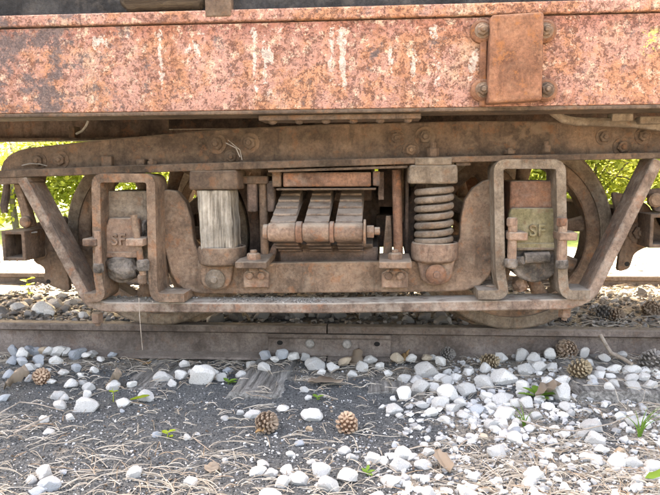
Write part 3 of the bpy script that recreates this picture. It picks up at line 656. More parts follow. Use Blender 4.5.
cross('added_spring_backing', 272, 186, 380, 266, .60, M['rust_dark'], 1.6); cross('added_gap_plate', 378, 168, 410, 207, .50, M['rust_dark'], 1.7); cross('added_gap_plate', 376, 215, 404, 247, .52, M['rust_dark'], 1.7); cross('added_gap_plate', 236, 176, 282, 262, .55, M['rust_dark'], 1.6)  # added dark blocks that keep the bright background out of the gaps
# elliptic leaf springs, ends to the front
def leaf_spring(px0, px1, i):
    a = P(px0, 232, -.13); b = P(px1, 232, -.13); x0, x1 = a.x, b.x; zc_ = a.z; ye, yb = -.13, .55
    root = None
    bm = bmesh.new(); r = .036; lathe(bm, [(r * .93, x0), (r, x0 + .006), (r, x1 - .006), (r * .93, x1)], (0, ye, zc_), 'X', 26); root = mk('leaf_spring', bm, M['rust_pink'], truck)
    for k in range(5):                     # upper leaves, stepped
        ys0 = ye + .012 + k * .055; n = 14; bm = bmesh.new(); top = []; bot = []
        for j in range(n + 1):
            y = ys0 + (yb - ys0) * j / n; u = (y - ye) / (yb - ye); z = zc_ + .028 + .125 * (1 - (1 - u) ** 1.7) + k * .0095
            top.append((y, z + .008)); bot.append((y, z - .001))
        ins = .002 * k
        prism_x(bm, top + bot[::-1], x0 + .003 + ins, x1 - .003 - ins); mk('leaf', bm, M['leaf_spring'], root, bevel=.002, smooth=25)
    for k in range(4):                     # lower leaves
        ys0 = ye + .03 + k * .055; n = 12; bm = bmesh.new(); top = []; bot = []
        for j in range(n + 1):
            y = ys0 + (yb - ys0) * j / n; u = (y - ye) / (yb - ye); z = zc_ - .03 - .085 * (1 - (1 - u) ** 1.7) - k * .009
            top.append((y, z + .004)); bot.append((y, z - .004))
        prism_x(bm, top + bot[::-1], x0 + .003, x1 - .003); mk('leaf', bm, M['rust_dark'], root, bevel=.002, smooth=25)
leaf_spring(269, 296, 0); leaf_spring(303, 329.5, 1); leaf_spring(334.5, 363, 2)
def ring_x(px0, px1, py, r, Y, mat, name, n=24):
    a = P(px0, py, Y); b = P(px1, py, Y); bm = bmesh.new(); lathe(bm, [(r, a.x), (r, b.x)], (0, Y, a.z), 'X', n); T(name, bm, mat, .003, far=False)
ring_x(296.4, 302.6, 232, .041, -.13, M['rust_red'], 'spacer'); ring_x(329.9, 334.1, 232, .041, -.13, M['rust_red'], 'spacer')
ring_x(363.5, 366, 232.5, .050, -.13, M['rust'], 'washer'); ring_x(366.5, 374, 231.5, .026, -.13, M['rust_pink'], 'nut', 6); ring_x(374, 380, 231, .015, -.13, M['rust_pink'], 'bolt_end', 12)
ring_x(263.5, 268.5, 232, .030, -.13, M['rust_pink'], 'bolt_head', 12)

# end pieces: guide plates, box ends and hooks
bm = bmesh.new(); pprism(bm, roundpoly([(30, 225), (52, 217), (66, 216), (64, 250), (70, 292), (52, 287), (43, 280), (45, 268), (33, 262)], 5), .10, .025); gp = T('guide_plate', bm, M['rust_frame'], .004)
c = P(39, 251, .10); place('bolt', BOLTD, (c.x, .0995, c.z), gp, scale=1.3); c = P(48.5, 281.5, .10); place('hole_shade_disc', HB, (c.x, .0995, c.z), gp, scale=.8)
bm = bmesh.new(); pprism(bm, roundpoly([(612, 191.5), (633, 195.5), (650, 206), (662, 230), (662, 247), (646, 247), (634, 254), (630, 269), (617, 272), (621, 240)], 5), .10, .025); gp2 = T('guide_plate', bm, M['rust_frame'], .004)
c = P(638, 232.5, .10); place('bolt', BOLTD, (c.x, .0995, c.z), gp2, scale=1.35); c = P(627, 264, .10); place('hole_shade_disc', HB, (c.x, .0995, c.z), gp2, scale=.8)
def hollow(px0, py0, px1, py1, Y, wall, y1, mat):
    a = P(px0, py1, Y); b = P(px1, py0, Y); bm = bmesh.new()
    o = [(a.x, a.z), (b.x, a.z), (b.x, b.z), (a.x, b.z)]; i = [(a.x + wall, a.z + wall), (b.x - wall, a.z + wall), (b.x - wall, b.z - wall), (a.x + wall, b.z - wall)]
    V = [[bm.verts.new((x, y, z)) for x, z in pts] for y in (Y, y1) for pts in (o, i)]
    for k in range(4):
        m = (k + 1) % 4
        bm.faces.new((V[0][k], V[0][m], V[1][m], V[1][k])); bm.faces.new((V[2][k], V[2][m], V[3][m], V[3][k])); bm.faces.new((V[0][k], V[2][k], V[2][m], V[0][m])); bm.faces.new((V[1][k], V[1][m], V[3][m], V[3][k]))
    return mk('end_beam', bm, mat, truck, bevel=.003)
hollow(3, 231, 24, 261, -.06, .014, 2 * YC + .06, M['rust_frame']); hollow(649, 214, 682, 248, -.02, .014, 2 * YC + .02, M['rust_frame'])
bm = bmesh.new(); pprism(bm, [(13, 184), (20, 184), (33, 226), (24, 229)], .02, .04); T('hanger_link', bm, M['rust'], .004)
bm = bmesh.new(); c = P(25, 222, .0); lathe(bm, [(.024, 0), (.024, -.02), (.018, -.026)], (c.x, .018, c.z), 'Y', 14); T('pin', bm, M['rust'], 0)
bm = bmesh.new(); tube(bm, [P(7, 184, .03), P(6, 196, .02), P(4, 206, .01), P(5, 213, .01)], [.014, .016, .016, .012], 10); T('hook', bm, M['rust_dark'], 0)
bm = bmesh.new(); pprism(bm, [(26, 176), (41, 176), (40, 181), (37, 187), (27, 183)], .03, .05); T('bracket', bm, M['rust_frame'], .004)
bm = bmesh.new(); pprism(bm, roundpoly([(646, 190), (662, 188), (690, 190), (690, 212), (655, 212)], 4), .06, .03); T('bracket', bm, M['rust_dark'], .004)
bm = bmesh.new(); c = P(655, 200, .05); lathe(bm, [(.028, 0), (.028, -.02), (.02, -.028)], (c.x, .059, c.z), 'Y', 14); T('pin', bm, M['rust'], 0)
bm = bmesh.new(); tube(bm, [P(24, 237, .01), P(30, 233, .0), P(37, 232, -.02)], .003, 6); mk('wire', bm, pale, truck)
# brake shoes and hangers seen dark behind the equaliser
for px0, px1, sgn in ((176, 190, 1), (468, 480, -1)):
    x = P((px0 + px1) / 2, 210, .33).x; bm = bmesh.new(); cxw = XL if sgn > 0 else XR
    a0, a1 = (rad(-20), rad(32)); pts = []
    for k in range(9):
        t = a0 + (a1 - a0) * k / 8; pts.append((cxw + sgn * (RW + .008) * math.cos(t), RW + (RW + .008) * math.sin(t)))
    for k in range(8, -1, -1):
        t = a0 + (a1 - a0) * k / 8; pts.append((cxw + sgn * (RW + .055) * math.cos(t), RW + (RW + .055) * math.sin(t)))
    prism(bm, pts, .31, .39); T('brake_shoe', bm, M['rust_dark'], .004)
    bm = bmesh.new(); tube(bm, [(cxw + sgn * (RW + .06), .36, RW + .05), (cxw + sgn * (RW + .075), .36, .86)], .016, 8); T('brake_hanger', bm, M['rust'], 0)

# ------------------------------------------------------------------ stones
def gt(x, y):                                # top of whatever lies there: ground or sleeper
    z = gz(x, y)
    for x0, x1, ye, zt_ in TIES:
        if x0 < x < x1 and ye < y < 2.3: z = max(z, zt_)
    return z
def mat_stone(name, a, b, c_):
    t = NT(name); v, vo, r = t.coord(); c = t.ramp(r, [(0, a), (.5, b), (1, c_)])
    n = t.noise(v, 26, 7, .7); c = t.mix(.8, c, t.ramp(n, [(.28, .62), (.5, .98), (.72, 1.15)]), 'MULTIPLY')
    c = t.mix(t.math('MULTIPLY', t.step(t.noise(v, 18, 7, .75), .52, .64), .55), c, (.27, .235, .19))
    return t.done(c, .88, t.bump(t.noise(v, 55, 7, .75), .55, .006), spec=.2)
M['stone'] = mat_stone('pale_limestone', (.40, .395, .38), (.54, .53, .505), (.70, .685, .645))
M['stone_blue'] = mat_stone('blue_grey_limestone', (.27, .295, .32), (.36, .385, .41), (.45, .47, .485))
M['stone_tan'] = mat_stone('tan_stone', (.40, .29, .19), (.48, .37, .26), (.5, .42, .32))
M['stone_dark'] = mat_stone('dusty_grey_stone', (.14, .13, .12), (.22, .21, .20), (.32, .31, .29))
def hull_mesh(seed, ncut=13, soft=.0):
    rr = random.Random(seed); bm = bmesh.new(); sc = Vector((1, rr.uniform(.68, .9), rr.uniform(.55, .78)))
    cuts = [(Vector((rr.gauss(0, 1), rr.gauss(0, 1), rr.gauss(0, 1))).normalized(), rr.uniform(.46, .88)) for _ in range(ncut)]
    for v in bmesh.ops.create_icosphere(bm, subdivisions=3, radius=1)['verts']:
        d = v.co.normalized(); k = min([1.02] + [h / d.dot(n) for n, h in cuts if d.dot(n) > .2])
        k *= 1 + .05 * noise.noise(d * 2.2 + Vector((seed, 0, 0))) + .025 * noise.noise(d * 7 + Vector((seed, 3, 0)))
        v.co = Vector((d.x * k * sc.x, d.y * k * sc.y, d.z * k * sc.z))
    for _ in range(1): bmesh.ops.smooth_vert(bm, verts=bm.verts, factor=.06, use_axis_x=True, use_axis_y=True, use_axis_z=True)
    x = [v.co.x for v in bm.verts]; k = 1 / (max(x) - min(x)); bmesh.ops.scale(bm, vec=(k, k, k), verts=bm.verts)
    return to_mesh('stone', bm, 17)
STONES = {m: [] for m in ('stone', 'stone_blue', 'stone_tan', 'stone_dark')}
for i in range(14):
    me = hull_mesh(100 + i, 9 + i % 6)
    for m in STONES:
        q = me.copy(); q.name = 'stone'; q.materials.append(M[m]); STONES[m].append(q)
NST = 0; PLACED = []; ALLST = []
ZONES = {'left_rail': ('stone in the heap against the rail at far left', 'stones heaped at the left rail'),
         'left_loose': ('stone loose on the cinders at left', 'loose stones on the left cinders'),
         'mid_rail': ('stone in the row along the rail joint', 'stones along the rail joint'),
         'front': ('stone on the cinders in the middle foreground', 'stones in the middle foreground'),
         'right_rail': ('stone in the heap along the rail at right', 'stones heaped along the right rail'),
         'right_front': ('stone among dry needles in the right foreground', 'stones in the right foreground'),
         'between_left': ('stone lying between the two rails at far left', 'stones between the rails at left'),
         'between_mid': ('stone between the rails under the truck', 'stones between the rails under the truck'),
         'between_right': ('stone lying between the two rails at far right', 'stones between the rails at right')}
def zone(px, py, between):
    if between: return 'between_left' if px < 120 else 'between_right' if px > 560 else 'between_mid'
    if px < 105: return 'left_rail' if py < 382 else 'left_loose'
    if px < 225: return 'left_rail' if py < 382 and px < 110 else ('mid_rail' if py < 384 and px > 150 else 'left_loose')
    if px < 390: return 'mid_rail' if py < 385 else 'front'
    return 'right_rail' if py < 412 else ('front' if px < 445 else 'right_front')
def stone(px, py, wpx, kind='stone', between=False, lift=0.0):
    global NST
    wpx = min(wpx, 24); Z = -.09 if between else -.150
    p = PZ(px, py, Z); s = wpx * (p - CAM).length / FPX * 1.03; p = PZ(px, py, Z + s * .24)   # the pixel is the stone's middle
    if not between and p.y > .30 - s * .35: p.y = .30 - s * .35; p.x = P(px, py, p.y).x
    p.z = gt(p.x, p.y)
    if not between and p.y > .20: lift += .012
    me = random.choice(STONES[kind]); lab, grp = ZONES[zone(px, py, between)]
    o = place('stone', me, (p.x, p.y, p.z + s * random.uniform(.13, .24) + lift), rot=(random.uniform(-.35, .35), random.uniform(-.35, .35), random.uniform(-.5, .5) + random.choice((0, math.pi))), scale=(s * random.uniform(.93, 1.07), s * random.uniform(.85, 1.1), s * random.uniform(.9, 1.25)))
    LOOK = {'stone': 'white', 'stone_blue': 'bluish grey', 'stone_tan': 'tan', 'stone_dark': 'dusty grey'}[kind]
    SZ = 'tiny' if wpx < 8 else 'small' if wpx < 12 else 'middling' if wpx < 17 else 'large' if wpx < 25 else 'very large'
    tag(o, SZ + ' ' + LOOK + ' ' + lab, 'stone', SZ + ' ' + LOOK + ' ' + grp); NST += 1; ALLST.append((px, o)); PLACED.append((p.x, p.y, s)); return o
HAND = [(28,347,14),(43,343,10,'t'),(23,357,14),(34,354,12),(58,348,14),(56,360,12),(76,349,16),(66,355,10),(39,361,14),(22,363,12),(31,367,10),(8,373,10,'b'),(18,375,8,'b'),(29,376,10,'b'),(64,371,12),(76,367,11),(81,373,7),(84,378,9),(70,380,12),(89,384,11),(87,390,9),(59,390,13),(58,399,15),(64,393,8),(84,402,20),(3,394,11),(43,416,10),(70,414,8),(113,352,9),(114,382,14),(131,381,10),(124,397,14),(147,391,15),(122,407,5),(158,372,8),(156,429,9,'b'),
 (163,373,18),(180,372,12),(172,380,10),(200,375,24),(192,367,10),(212,369,14),(45,466,16),(63,465,8),(37,482,16),(30,472,10),(135,465,16),(187,432,8),(197,428,5),(163,492,12),(50,476,20),(190,474,13),
 (265,357,12,'b'),(282,357,13,'b'),(294,359,12),(265,368,13),(314,363,22),(305,357,10),(333,366,14),(345,362,13,'t'),(362,366,14),(370,360,13),(398,361,13,'t'),(404,377,14),(427,371,36),(420,386,18),(405,392,14),(282,403,13),(254,407,16),(240,406,8),(224,412,8),(313,409,22),(394,403,16),(382,402,7),(400,412,8),(304,387,10),(309,394,8),
 (290,448,9),(258,465,16),(270,467,14),(263,457,12),(282,478,16),(300,473,20),(322,465,18),(330,480,20),(347,472,20),(268,490,24),(343,445,14),(352,452,12),(373,452,17),(385,455,12),(403,445,18),(400,457,18),(428,445,12),(422,457,16),(392,473,20),(377,490,14),(407,478,10),(312,458,10),(413,450,10),(430,488,14),(288,465,12),(300,438,10,'b'),
 (483,382,18),(450,390,22),(467,388,18),(503,376,30),(522,386,15),(478,403,16,'b'),(502,394,20),(492,417,18),(505,407,20),(563,393,18),(562,383,14),(598,382,13),(592,390,9,'b'),(613,392,10),(632,387,12),(632,377,16),(613,377,13),(643,385,12),(517,433,15),(497,447,18),(535,470,18),(528,478,16),(563,413,9),(567,405,12),(543,433,10),(553,438,9),(565,432,10),(593,420,20),(583,430,16),(595,435,17),(587,452,12),(598,455,12),(603,445,13),(615,455,16),(632,457,16),(620,444,10,'t'),(652,457,16),(652,470,14),(638,475,12),(632,418,13),(643,418,8),(442,377,14),(442,452,9),(468,485,16),(475,468,12),(517,485,12),(535,490,14),(557,475,8),(495,425,12),(537,412,11),(555,423,10),
 (520,360,15),(532,365,13),(540,372,14),(525,373,16),(583,358,10),(452,403,15),(465,410,14),(440,398,16),(432,408,14),(445,416,12),(460,399,12),(473,417,10),(516,398,14),(528,402,12),(540,396,12),(548,404,11),(518,417,10),(530,424,11),(512,424,12),(486,393,14),(493,402,12),(455,376,13),(468,372,12),(484,370,12),(432,355,8),(546,383,12),(552,372,11),(604,367,10),(590,371,9),(622,365,9),(650,392,12),(655,378,11)]
HAND += [(14,352,11),(48,355,11),(86,357,10),(92,350,9),(12,362,11),(46,370,10),(52,378,9),(95,368,9),(100,360,8),(185,362,10),(222,374,11),(228,364,10),(240,370,12),(250,362,10),(275,363,9),(322,370,9),(352,372,10),(380,366,11),(388,374,10),(412,362,11),(440,364,12),(416,378,12),(434,386,12),(448,380,11)]
K = {'b': 'stone_blue', 't': 'stone_tan'}
for s in HAND: stone(s[0], s[1], s[2], K.get(s[3] if len(s) > 3 else '', 'stone_blue' if (s[0] < 240 and random.random() < .22) else 'stone'))
for px, py, wp in [(21,308,14),(4,313,12),(42,311,20),(55,305,16),(70,304,12),(11,305,9),(62,297,8),(64,311,14),(85,317,10),(29,304,9),(36,299,8),(14,316,8),(49,316,10),(76,314,9),(29,316,10),(8,299,8),(52,299,8),(78,301,9)]:
    stone(px, py, wp, 'stone' if random.random() < .55 else 'stone_dark', True)
for px, py, wp in [(603,300,8),(610,294,9),(622,295,8),(640,294,12),(596,307,8),(628,301,7),(615,303,8)]: stone(px, py, wp, 'stone' if random.random() < .6 else 'stone_dark', True)
for i in range(26): stone(random.uniform(205, 470), random.uniform(314, 322), random.uniform(10, 17), 'stone_dark', True)
while NST < 298:                            # further stones, thickest on the right
    px = random.uniform(0, 660); py = random.uniform(352, 494)
    dens = .12 + .75 * smooth(390, 470, px) * (1 - .65 * smooth(415, 470, py)) + .35 * smooth(230, 300, px) * smooth(435, 455, py)
    if 100 < px < 260 and py < 362: continue
    if random.random() > dens: continue
    stone(px, py, random.uniform(5, 10) + (random.uniform(1, 5) if px > 400 and py < 440 else 0), 'stone' if random.random() < .88 else random.choice(('stone_blue', 'stone_tan')))

# few of a look in one place: say which one, counted from the left
byl = {}
for px, o in ALLST: byl.setdefault(o['label'], []).append((px, o))
for lab, L in byl.items():
    if 1 < len(L) <= 10:
        L.sort(key=lambda q: q[0]); W_ = ['leftmost', 'second from left', 'third from left', 'fourth from left', 'fifth from left', 'sixth from left', 'seventh from left', 'eighth from left', 'ninth from left', 'tenth from left']
        for k, (px, o) in enumerate(L): o['label'] = lab + ', ' + ('rightmost' if k == len(L) - 1 else W_[k])
# small gravel, too many to count
def grains(name, n, pick, sizes, mat, label, seed, npts=8, zf=gt, parent=None):
    rr = random.Random(seed); shapes = []
    for k in range(10):
        b = bmesh.new()
        for i in range(npts):
            v = Vector((rr.gauss(0, 1), rr.gauss(0, 1), rr.gauss(0, .75))).normalized(); b.verts.new(v * .5)
        r = bmesh.ops.convex_hull(b, input=b.verts); b.verts.index_update(); b.verts.ensure_lookup_table()
        shapes.append(([v.co.copy() for v in b.verts], [[v.index for v in f.verts] for f in b.faces])); b.free()
    V, F = [], []
    for i in range(n):
        q = pick(rr)
        if q is None: continue
        x, y, k = q; s = rr.uniform(*sizes) * k; a = rr.uniform(0, 6.28); ca, sa = math.cos(a) * s, math.sin(a) * s; base = len(V); vs_, fs = rr.choice(shapes); z = zf(x, y) + s * .18
        V.extend([(x + v.x * ca - v.y * sa, y + v.x * sa + v.y * ca, z + v.z * s * .8) for v in vs_]); F.extend([[j + base for j in f] for f in fs])
    me = bpy.data.meshes.new(name); me.from_pydata(V, [], F); me.update(); o = place(name, me, (0, 0, 0), parent, mat=mat)
    return tag(o, label, None if parent else name.replace('_', ' ').split()[-1], kind='stuff')
def island_mat(name, stops, bump=.5):
    t = NT(name); geo = t.n('NewGeometry'); c = t.ramp(geo.outputs['Random Per Island'], stops); v, vo, r = t.coord(0)
    c = t.mix(.5, c, t.ramp(t.noise(v, 90, 4, .7), [(.3, .6), (.7, 1.2)]), 'MULTIPLY'); return t.done(c, .92, t.bump(t.noise(v, 150, 4, .7), bump, .003), spec=.15)
M['gravel'] = island_mat('small_gravel', [(0, (.12, .12, .125)), (.35, (.30, .31, .32)), (.7, (.55, .55, .54)), (1, (.68, .67, .63))])
M['cinder'] = island_mat('cinder_grains', [(0, (.026, .028, .029)), (.5, (.08, .085, .087)), (.8, (.165, .17, .17)), (1, (.52, .51, .49))])
M['ballast'] = island_mat('dusty_ballast', [(0, (.09, .08, .07)), (.5, (.2, .185, .165)), (1, (.42, .4, .37))])
M['white_gravel'] = island_mat('white_gravel', [(0, (.4, .39, .36)), (.5, (.62, .61, .58)), (1, (.76, .75, .72))])
def pick_gravel(rr):
    px = rr.uniform(-20, 680); py = rr.uniform(350, 500); d = .16 + .5 * smooth(380, 470, px) + .3 * smooth(220, 300, px) * smooth(420, 450, py)
    d *= .5 + noise.noise((px * .02, py * .03, 3)) * 1.2
    if rr.random() > d: return None
    p = PZ(px, py, -.155); return p.x, p.y, 1
grains('gravel', 9500, pick_gravel, (.004, .014), M['gravel'], 'small pale gravel scattered over the cinders in front of the rail', 5, 9, gz)
M['small_stone'] = island_mat('small_white_stones', [(0, (.24, .24, .235)), (.3, (.40, .40, .395)), (.7, (.56, .555, .54)), (1, (.70, .69, .66))])
def pick_small(rr):
    px = rr.uniform(385, 680); py = rr.uniform(356, 500); d = .25 + .75 * smooth(400, 470, px) * (1 - .7 * smooth(410, 450, py))
    d *= .75 + .9 * noise.noise((px * .03, py * .04, 6))
    if rr.random() > d: return None
    p = PZ(px, py, -.15); return p.x, p.y, 1
grains('stones', 1500, pick_small, (.012, .034), M['small_stone'], 'small white stones filling the gaps of the heap at right', 15, 13, gz)
def pick_cinder(rr):
    px = rr.uniform(-30, 690); py = rr.uniform(352, 505)
    p = PZ(px, py, -.155); return p.x, p.y, 1
grains('cinder', 26000, pick_cinder, (.0025, .0085), M['cinder'], 'fine dark blue grey cinders covering the near ground', 6, 7, gz)
def pick_ballast(rr):
    x = rr.uniform(-2.2, 2.4); y = rr.uniform(.46, 1.80); return x, y, 1
grains('ballast', 5200, pick_ballast, (.012, .045), M['ballast'], 'dusty grey ballast filling the space between the rails', 7, 10)
SX0, SX1 = P(110, 303, -.02).x, P(570, 303, -.02).x; SZ0 = P(330, 308.5, Yt).z + .019
def pick_strap(rr):
    x = rr.uniform(SX0, SX1); y = rr.uniform(Yt + .006, Yt + .125)
    return (x, y, 1) if noise.noise((x * 7, y * 9, 2)) + rr.uniform(-.4, .4) > -.05 else None
grains('dirt_crumbs', 2600, pick_strap, (.003, .010), M['ballast'], None, 9, 7, lambda x, y: SZ0 + .02 * (x - SX0) / (SX1 - SX0) * 0, truck)
def pick_path(rr):
    x = rr.uniform(-3.2, 3.2); y = rr.uniform(1.95, 3.4); return x, y, 1
grains('gravel', 2600, pick_path, (.02, .07), M['white_gravel'], 'bright white gravel strip beyond the far rail', 8, 10)

# ------------------------------------------------------------------ needles, twigs, leaves
def needles(n, pick, label, mat, seed, lift=.004, l0=.05, l1=.13):
    rr = random.Random(seed); V, F = [], []
    for i in range(n):
        q = pick(rr)
        if q is None: continue
        x, y = q; a = rr.gauss(0.1, .75) if rr.random() < .7 else rr.uniform(0, 3.14); 
        for tw in range(2):
            a2 = a + rr.uniform(-.18, .18); L = rr.uniform(l0, l1); cv = rr.uniform(-.5, .5); px, py = x, y; up = rr.uniform(.0, .012); r = rr.uniform(.0006, .0011); base = len(V); N = 5
            for k in range(N):
                z = gt(px, py) + lift + up * math.sin(math.pi * k / (N - 1)) + rr.uniform(0, .002)
                for (oy, oz) in ((-r, 0), (r, 0), (0, r * 1.6)): V.append((px - math.sin(a2) * oy, py + math.cos(a2) * oy, z + oz))
                a2 += cv / N; px += math.cos(a2) * L / (N - 1); py += math.sin(a2) * L / (N - 1)
            for k in range(N - 1):
                b = base + k * 3
                for j in range(3): F.append((b + j, b + (j + 1) % 3, b + 3 + (j + 1) % 3, b + 3 + j))
    me = bpy.data.meshes.new('pine_needles'); me.from_pydata(V, [], F); me.update(); o = place('pine_needles', me, (0, 0, 0), mat=mat); tag(o, label, 'needles', kind='stuff')
M['needle'] = island_mat('dry_needles', [(0, (.24, .20, .155)), (.4, (.38, .33, .265)), (.8, (.50, .45, .38)), (1, (.30, .19, .11))], .1)
def pick_needle(rr):
    px = rr.uniform(-20, 680); py = rr.uniform(352, 505); d = .13 + .45 * noise.noise((px * .018, py * .03, 8)) + .22 * smooth(430, 470, py) * (1 - smooth(180, 260, px)) + .45 * smooth(430, 520, px) * smooth(430, 460, py) + .5 * (1 - smooth(362, 385, py))
    if rr.random() > d: return None
    p = PZ(px, py, -.155); return p.x, p.y
needles(2300, pick_needle, 'dry straw coloured pine needles strewn over the near ground', M['needle'], 3)
def pick_needle2(rr):
    x = rr.uniform(.9, 2.4); y = rr.uniform(.45, 1.8); return x, y
needles(700, pick_needle2, 'dry pine needles between the rails at right', M['needle'], 4, .018)

M['bark_litter'] = island_mat('bark_litter', [(0, (.07, .05, .035)), (.4, (.16, .12, .09)), (.75, (.27, .22, .17)), (1, (.40, .35, .28))])
def pick_litter(rr):
    px = rr.uniform(-20, 680); py = rr.uniform(352, 500); d = .12 + .8 * (1 - smooth(360, 382, py)) + .45 * smooth(400, 480, px)
    d *= .6 + noise.noise((px * .02, py * .03, 12)) * 1.2
    if rr.random() > d: return None
    p = PZ(px, py, -.155); return p.x, min(p.y, .285), 1
grains('bark_litter', 6500, pick_litter, (.004, .017), M['bark_litter'], 'brown bark flakes and litter strewn along the rail and at right', 21, 6, gz)
def pick_short(rr):
    px = rr.uniform(-20, 680); py = rr.uniform(352, 505); d = .35 + .5 * noise.noise((px * .03, py * .04, 18)) + .4 * (1 - smooth(362, 385, py)) + .25 * smooth(420, 520, px)
    if rr.random() > d: return None
    p = PZ(px, py, -.155); return p.x, p.y
needles(1500, pick_short, 'short broken dry needles scattered over the near ground', M['needle'], 33, .006, .022, .06)
def mat_leaf(name, col, col2, trans=.35):
    t = NT(name); geo = t.n('NewGeometry'); v, vo, r = t.coord(); c = t.mix(t.math('ADD', t.math('MULTIPLY', geo.outputs['Random Per Island'], .7), t.math('MULTIPLY', t.noise(v, 25, 4), .3)), col, col2)
    t.done(c, .55, spec=.3); tr = t.n('BsdfTranslucent'); t.l(c, tr.inputs[0]); ms = t.n('MixShader'); ms.inputs[0].default_value = trans; t.l(t.b.outputs[0], ms.inputs[1]); t.l(tr.outputs[0], ms.inputs[2]); t.l(ms.outputs[0], t.out.inputs[0]); return t.m
M['green'] = mat_leaf('fresh_green_leaf', (.10, .20, .03), (.22, .36, .06)); M['lime'] = mat_leaf('lime_green_leaf', (.30, .42, .03), (.42, .5, .05), .5)
M['dry'] = mat_leaf('dry_leaf', (.16, .115, .08), (.33, .265, .20), .15); M['dry_orange'] = mat_leaf('orange_dry_leaf', (.25, .14, .06), (.36, .23, .11), .15)
def leaf_geo(bm, c, ang, L, W, curl=.3, tilt=.2, n=6, fold=.15, seed=0, crumple=0.0):
    rr = random.Random(seed); c = Vector(c); d = Vector((math.cos(ang), math.sin(ang), 0)); s = Vector((-d.y, d.x, 0)); rows = []
    for i in range(n + 1):
        t = i / n; wv = W * (math.sin(math.pi * min(1, t * .92 + .06)) ** .8) / 2 + .0008; z = L * (tilt * t + curl * t * t * .6)
        p = c + d * L * t * (1 - .1 * curl) + Vector((0, 0, z)); j = rr.uniform(-.14, .10) * W; p = p + Vector((0, 0, rr.uniform(-1, 1) * crumple * W)); fold = fold + rr.uniform(-1, 1) * crumple * 1.5
        rows.append([bm.verts.new(p + s * (wv + j) + Vector((0, 0, fold * wv * 2 + rr.uniform(-.03, .03) * W))), bm.verts.new(p), bm.verts.new(p - s * (wv + j) + Vector((0, 0, fold * wv * 2 + rr.uniform(-.03, .03) * W)))])
    th = Vector((0, 0, .0008))
    for a, b in zip(rows, rows[1:]):
        for k in range(2): bm.faces.new((a[k], a[k + 1], b[k + 1], b[k]))
def leaf(name, px, py, Lpx, Wpx, ang, mat, label, cat, curl=.3, tilt=.15, fold=.2, between=False, z=.008, group=None):
    p = PZ(px, py, -.08 if between else -.152); s = (p - CAM).length / FPX; bm = bmesh.new(); p.z = gt(p.x, p.y) + z
    leaf_geo(bm, p, ang, Lpx * s, Wpx * s, curl, tilt, 9, fold, int(px), .12 if name == 'dry_leaf' else 0); o = mk(name, bm, mat, None, smooth=60)
    m = o.modifiers.new('thickness', 'SOLIDIFY'); m.thickness = .0009; return tag(o, label, cat, group)
leaf('dry_leaf', 308, 386, 36, 17, .2, M['dry'], 'large curled tan dry leaf lying on the sleeper end by the rail joint', 'dry leaf', .1, .05, .25, z=.012)
leaf('dry_leaf', 352, 366, 20, 14, 1.2, M['dry'], 'small brown dry leaf between white stones by the joint bar', 'dry leaf', .5, .3, .4)
leaf('dry_leaf', 4, 387, 22, 15, .3, M['dry'], 'curled brown dry leaf at far left edge', 'dry leaf', .3, .3, .5)
leaf('dry_leaf', 318, 358, 20, 12, 1.5, M['dry'], 'pale brown dry leaf standing against the joint bar', 'dry leaf', .9, .6, .3)
leaf('dry_leaf', 392, 364, 20, 13, .4, M['dry_orange'], 'orange brown dry leaf among stones right of the joint', 'dry leaf', .4, .3, .3)
leaf('dry_leaf', 535, 402, 26, 15, .2, M['dry'], 'brown dry leaf among white stones beside the weed', 'dry leaf', .3, .2, .4, z=.03)
leaf('dry_leaf', 450, 470, 34, 15, 1.9, M['dry'], 'long grey brown dry leaf at the bottom right of centre', 'dry leaf', .3, .1, .4)
leaf('dry_leaf', 255, 430, 10, 6, .3, M['dry_orange'], 'small orange leaf below the dark pine cone', 'dry leaf', .3, .2, .3)
leaf('dry_leaf', 648, 361, 24, 7, .05, M['dry_orange'], 'orange bark strip against the rail at far right', 'dry leaf', .1, .1, .3, z=.02)
leaf('dry_leaf', 142, 363, 9, 5, .3, M['dry_orange'], 'tiny orange leaf below the rail foot at left', 'dry leaf', .2, .2, .3)
leaf('dry_leaf', 210, 470, 12, 16, 1.5, M['dry'], 'pale lobed dry leaf in the left foreground', 'dry leaf', .4, .3, .3)
leaf('dry_leaf', 105, 385, 16, 13, .2, M['dry'], 'pale dry leaf next to the tiny sprout at left', 'dry leaf', .4, .3, .3)
leaf('green_leaf', 130, 399, 19, 7, .1, M['lime'], 'bright green fallen leaf beside a white stone at left', 'leaf', .2, .1, .2, z=.015)
leaf('green_leaf', 645, 488, 40, 16, -.1, M['green'], 'green leaf cut by the frame in the bottom right corner', 'leaf', .3, .2, .2, z=.04)
def plant(name, px, py, leaves, mat, label, cat='plant', stem=0, between=False):
    p = PZ(px, py, -.08 if between else -.152); s = (p - CAM).length / FPX; p.z = gz(p.x, p.y)
    root = empty(name, p, label, cat)
    if stem:
        bm = bmesh.new(); tube(bm, [p, p + Vector((.002, 0, stem * s * .5)), p + Vector((0, 0, stem * s))], [.0016, .0014, .001], 6); mk('stem', bm, mat, root)
    for i, (dx, dz, ang, L, W) in enumerate(leaves):
        bm = bmesh.new(); leaf_geo(bm, p + Vector((dx * s, 0, dz * s)), ang, L * s, W * s, -.2, .35, 6, .2, i); mk('leaf', bm, mat, root, smooth=60)
plant('seedling', 28, 296, [(0, 14, .2, 7, 6), (-1, 12, 2.9, 7, 6), (0, 9, -.3, 8, 7), (-1, 7, 3.4, 6, 5), (0, 2, 2.7, 7, 5), (0, 1, .2, 5, 4)], M['lime'], 'lime green seedling growing between the rails at far left', 'seedling', 14, True)
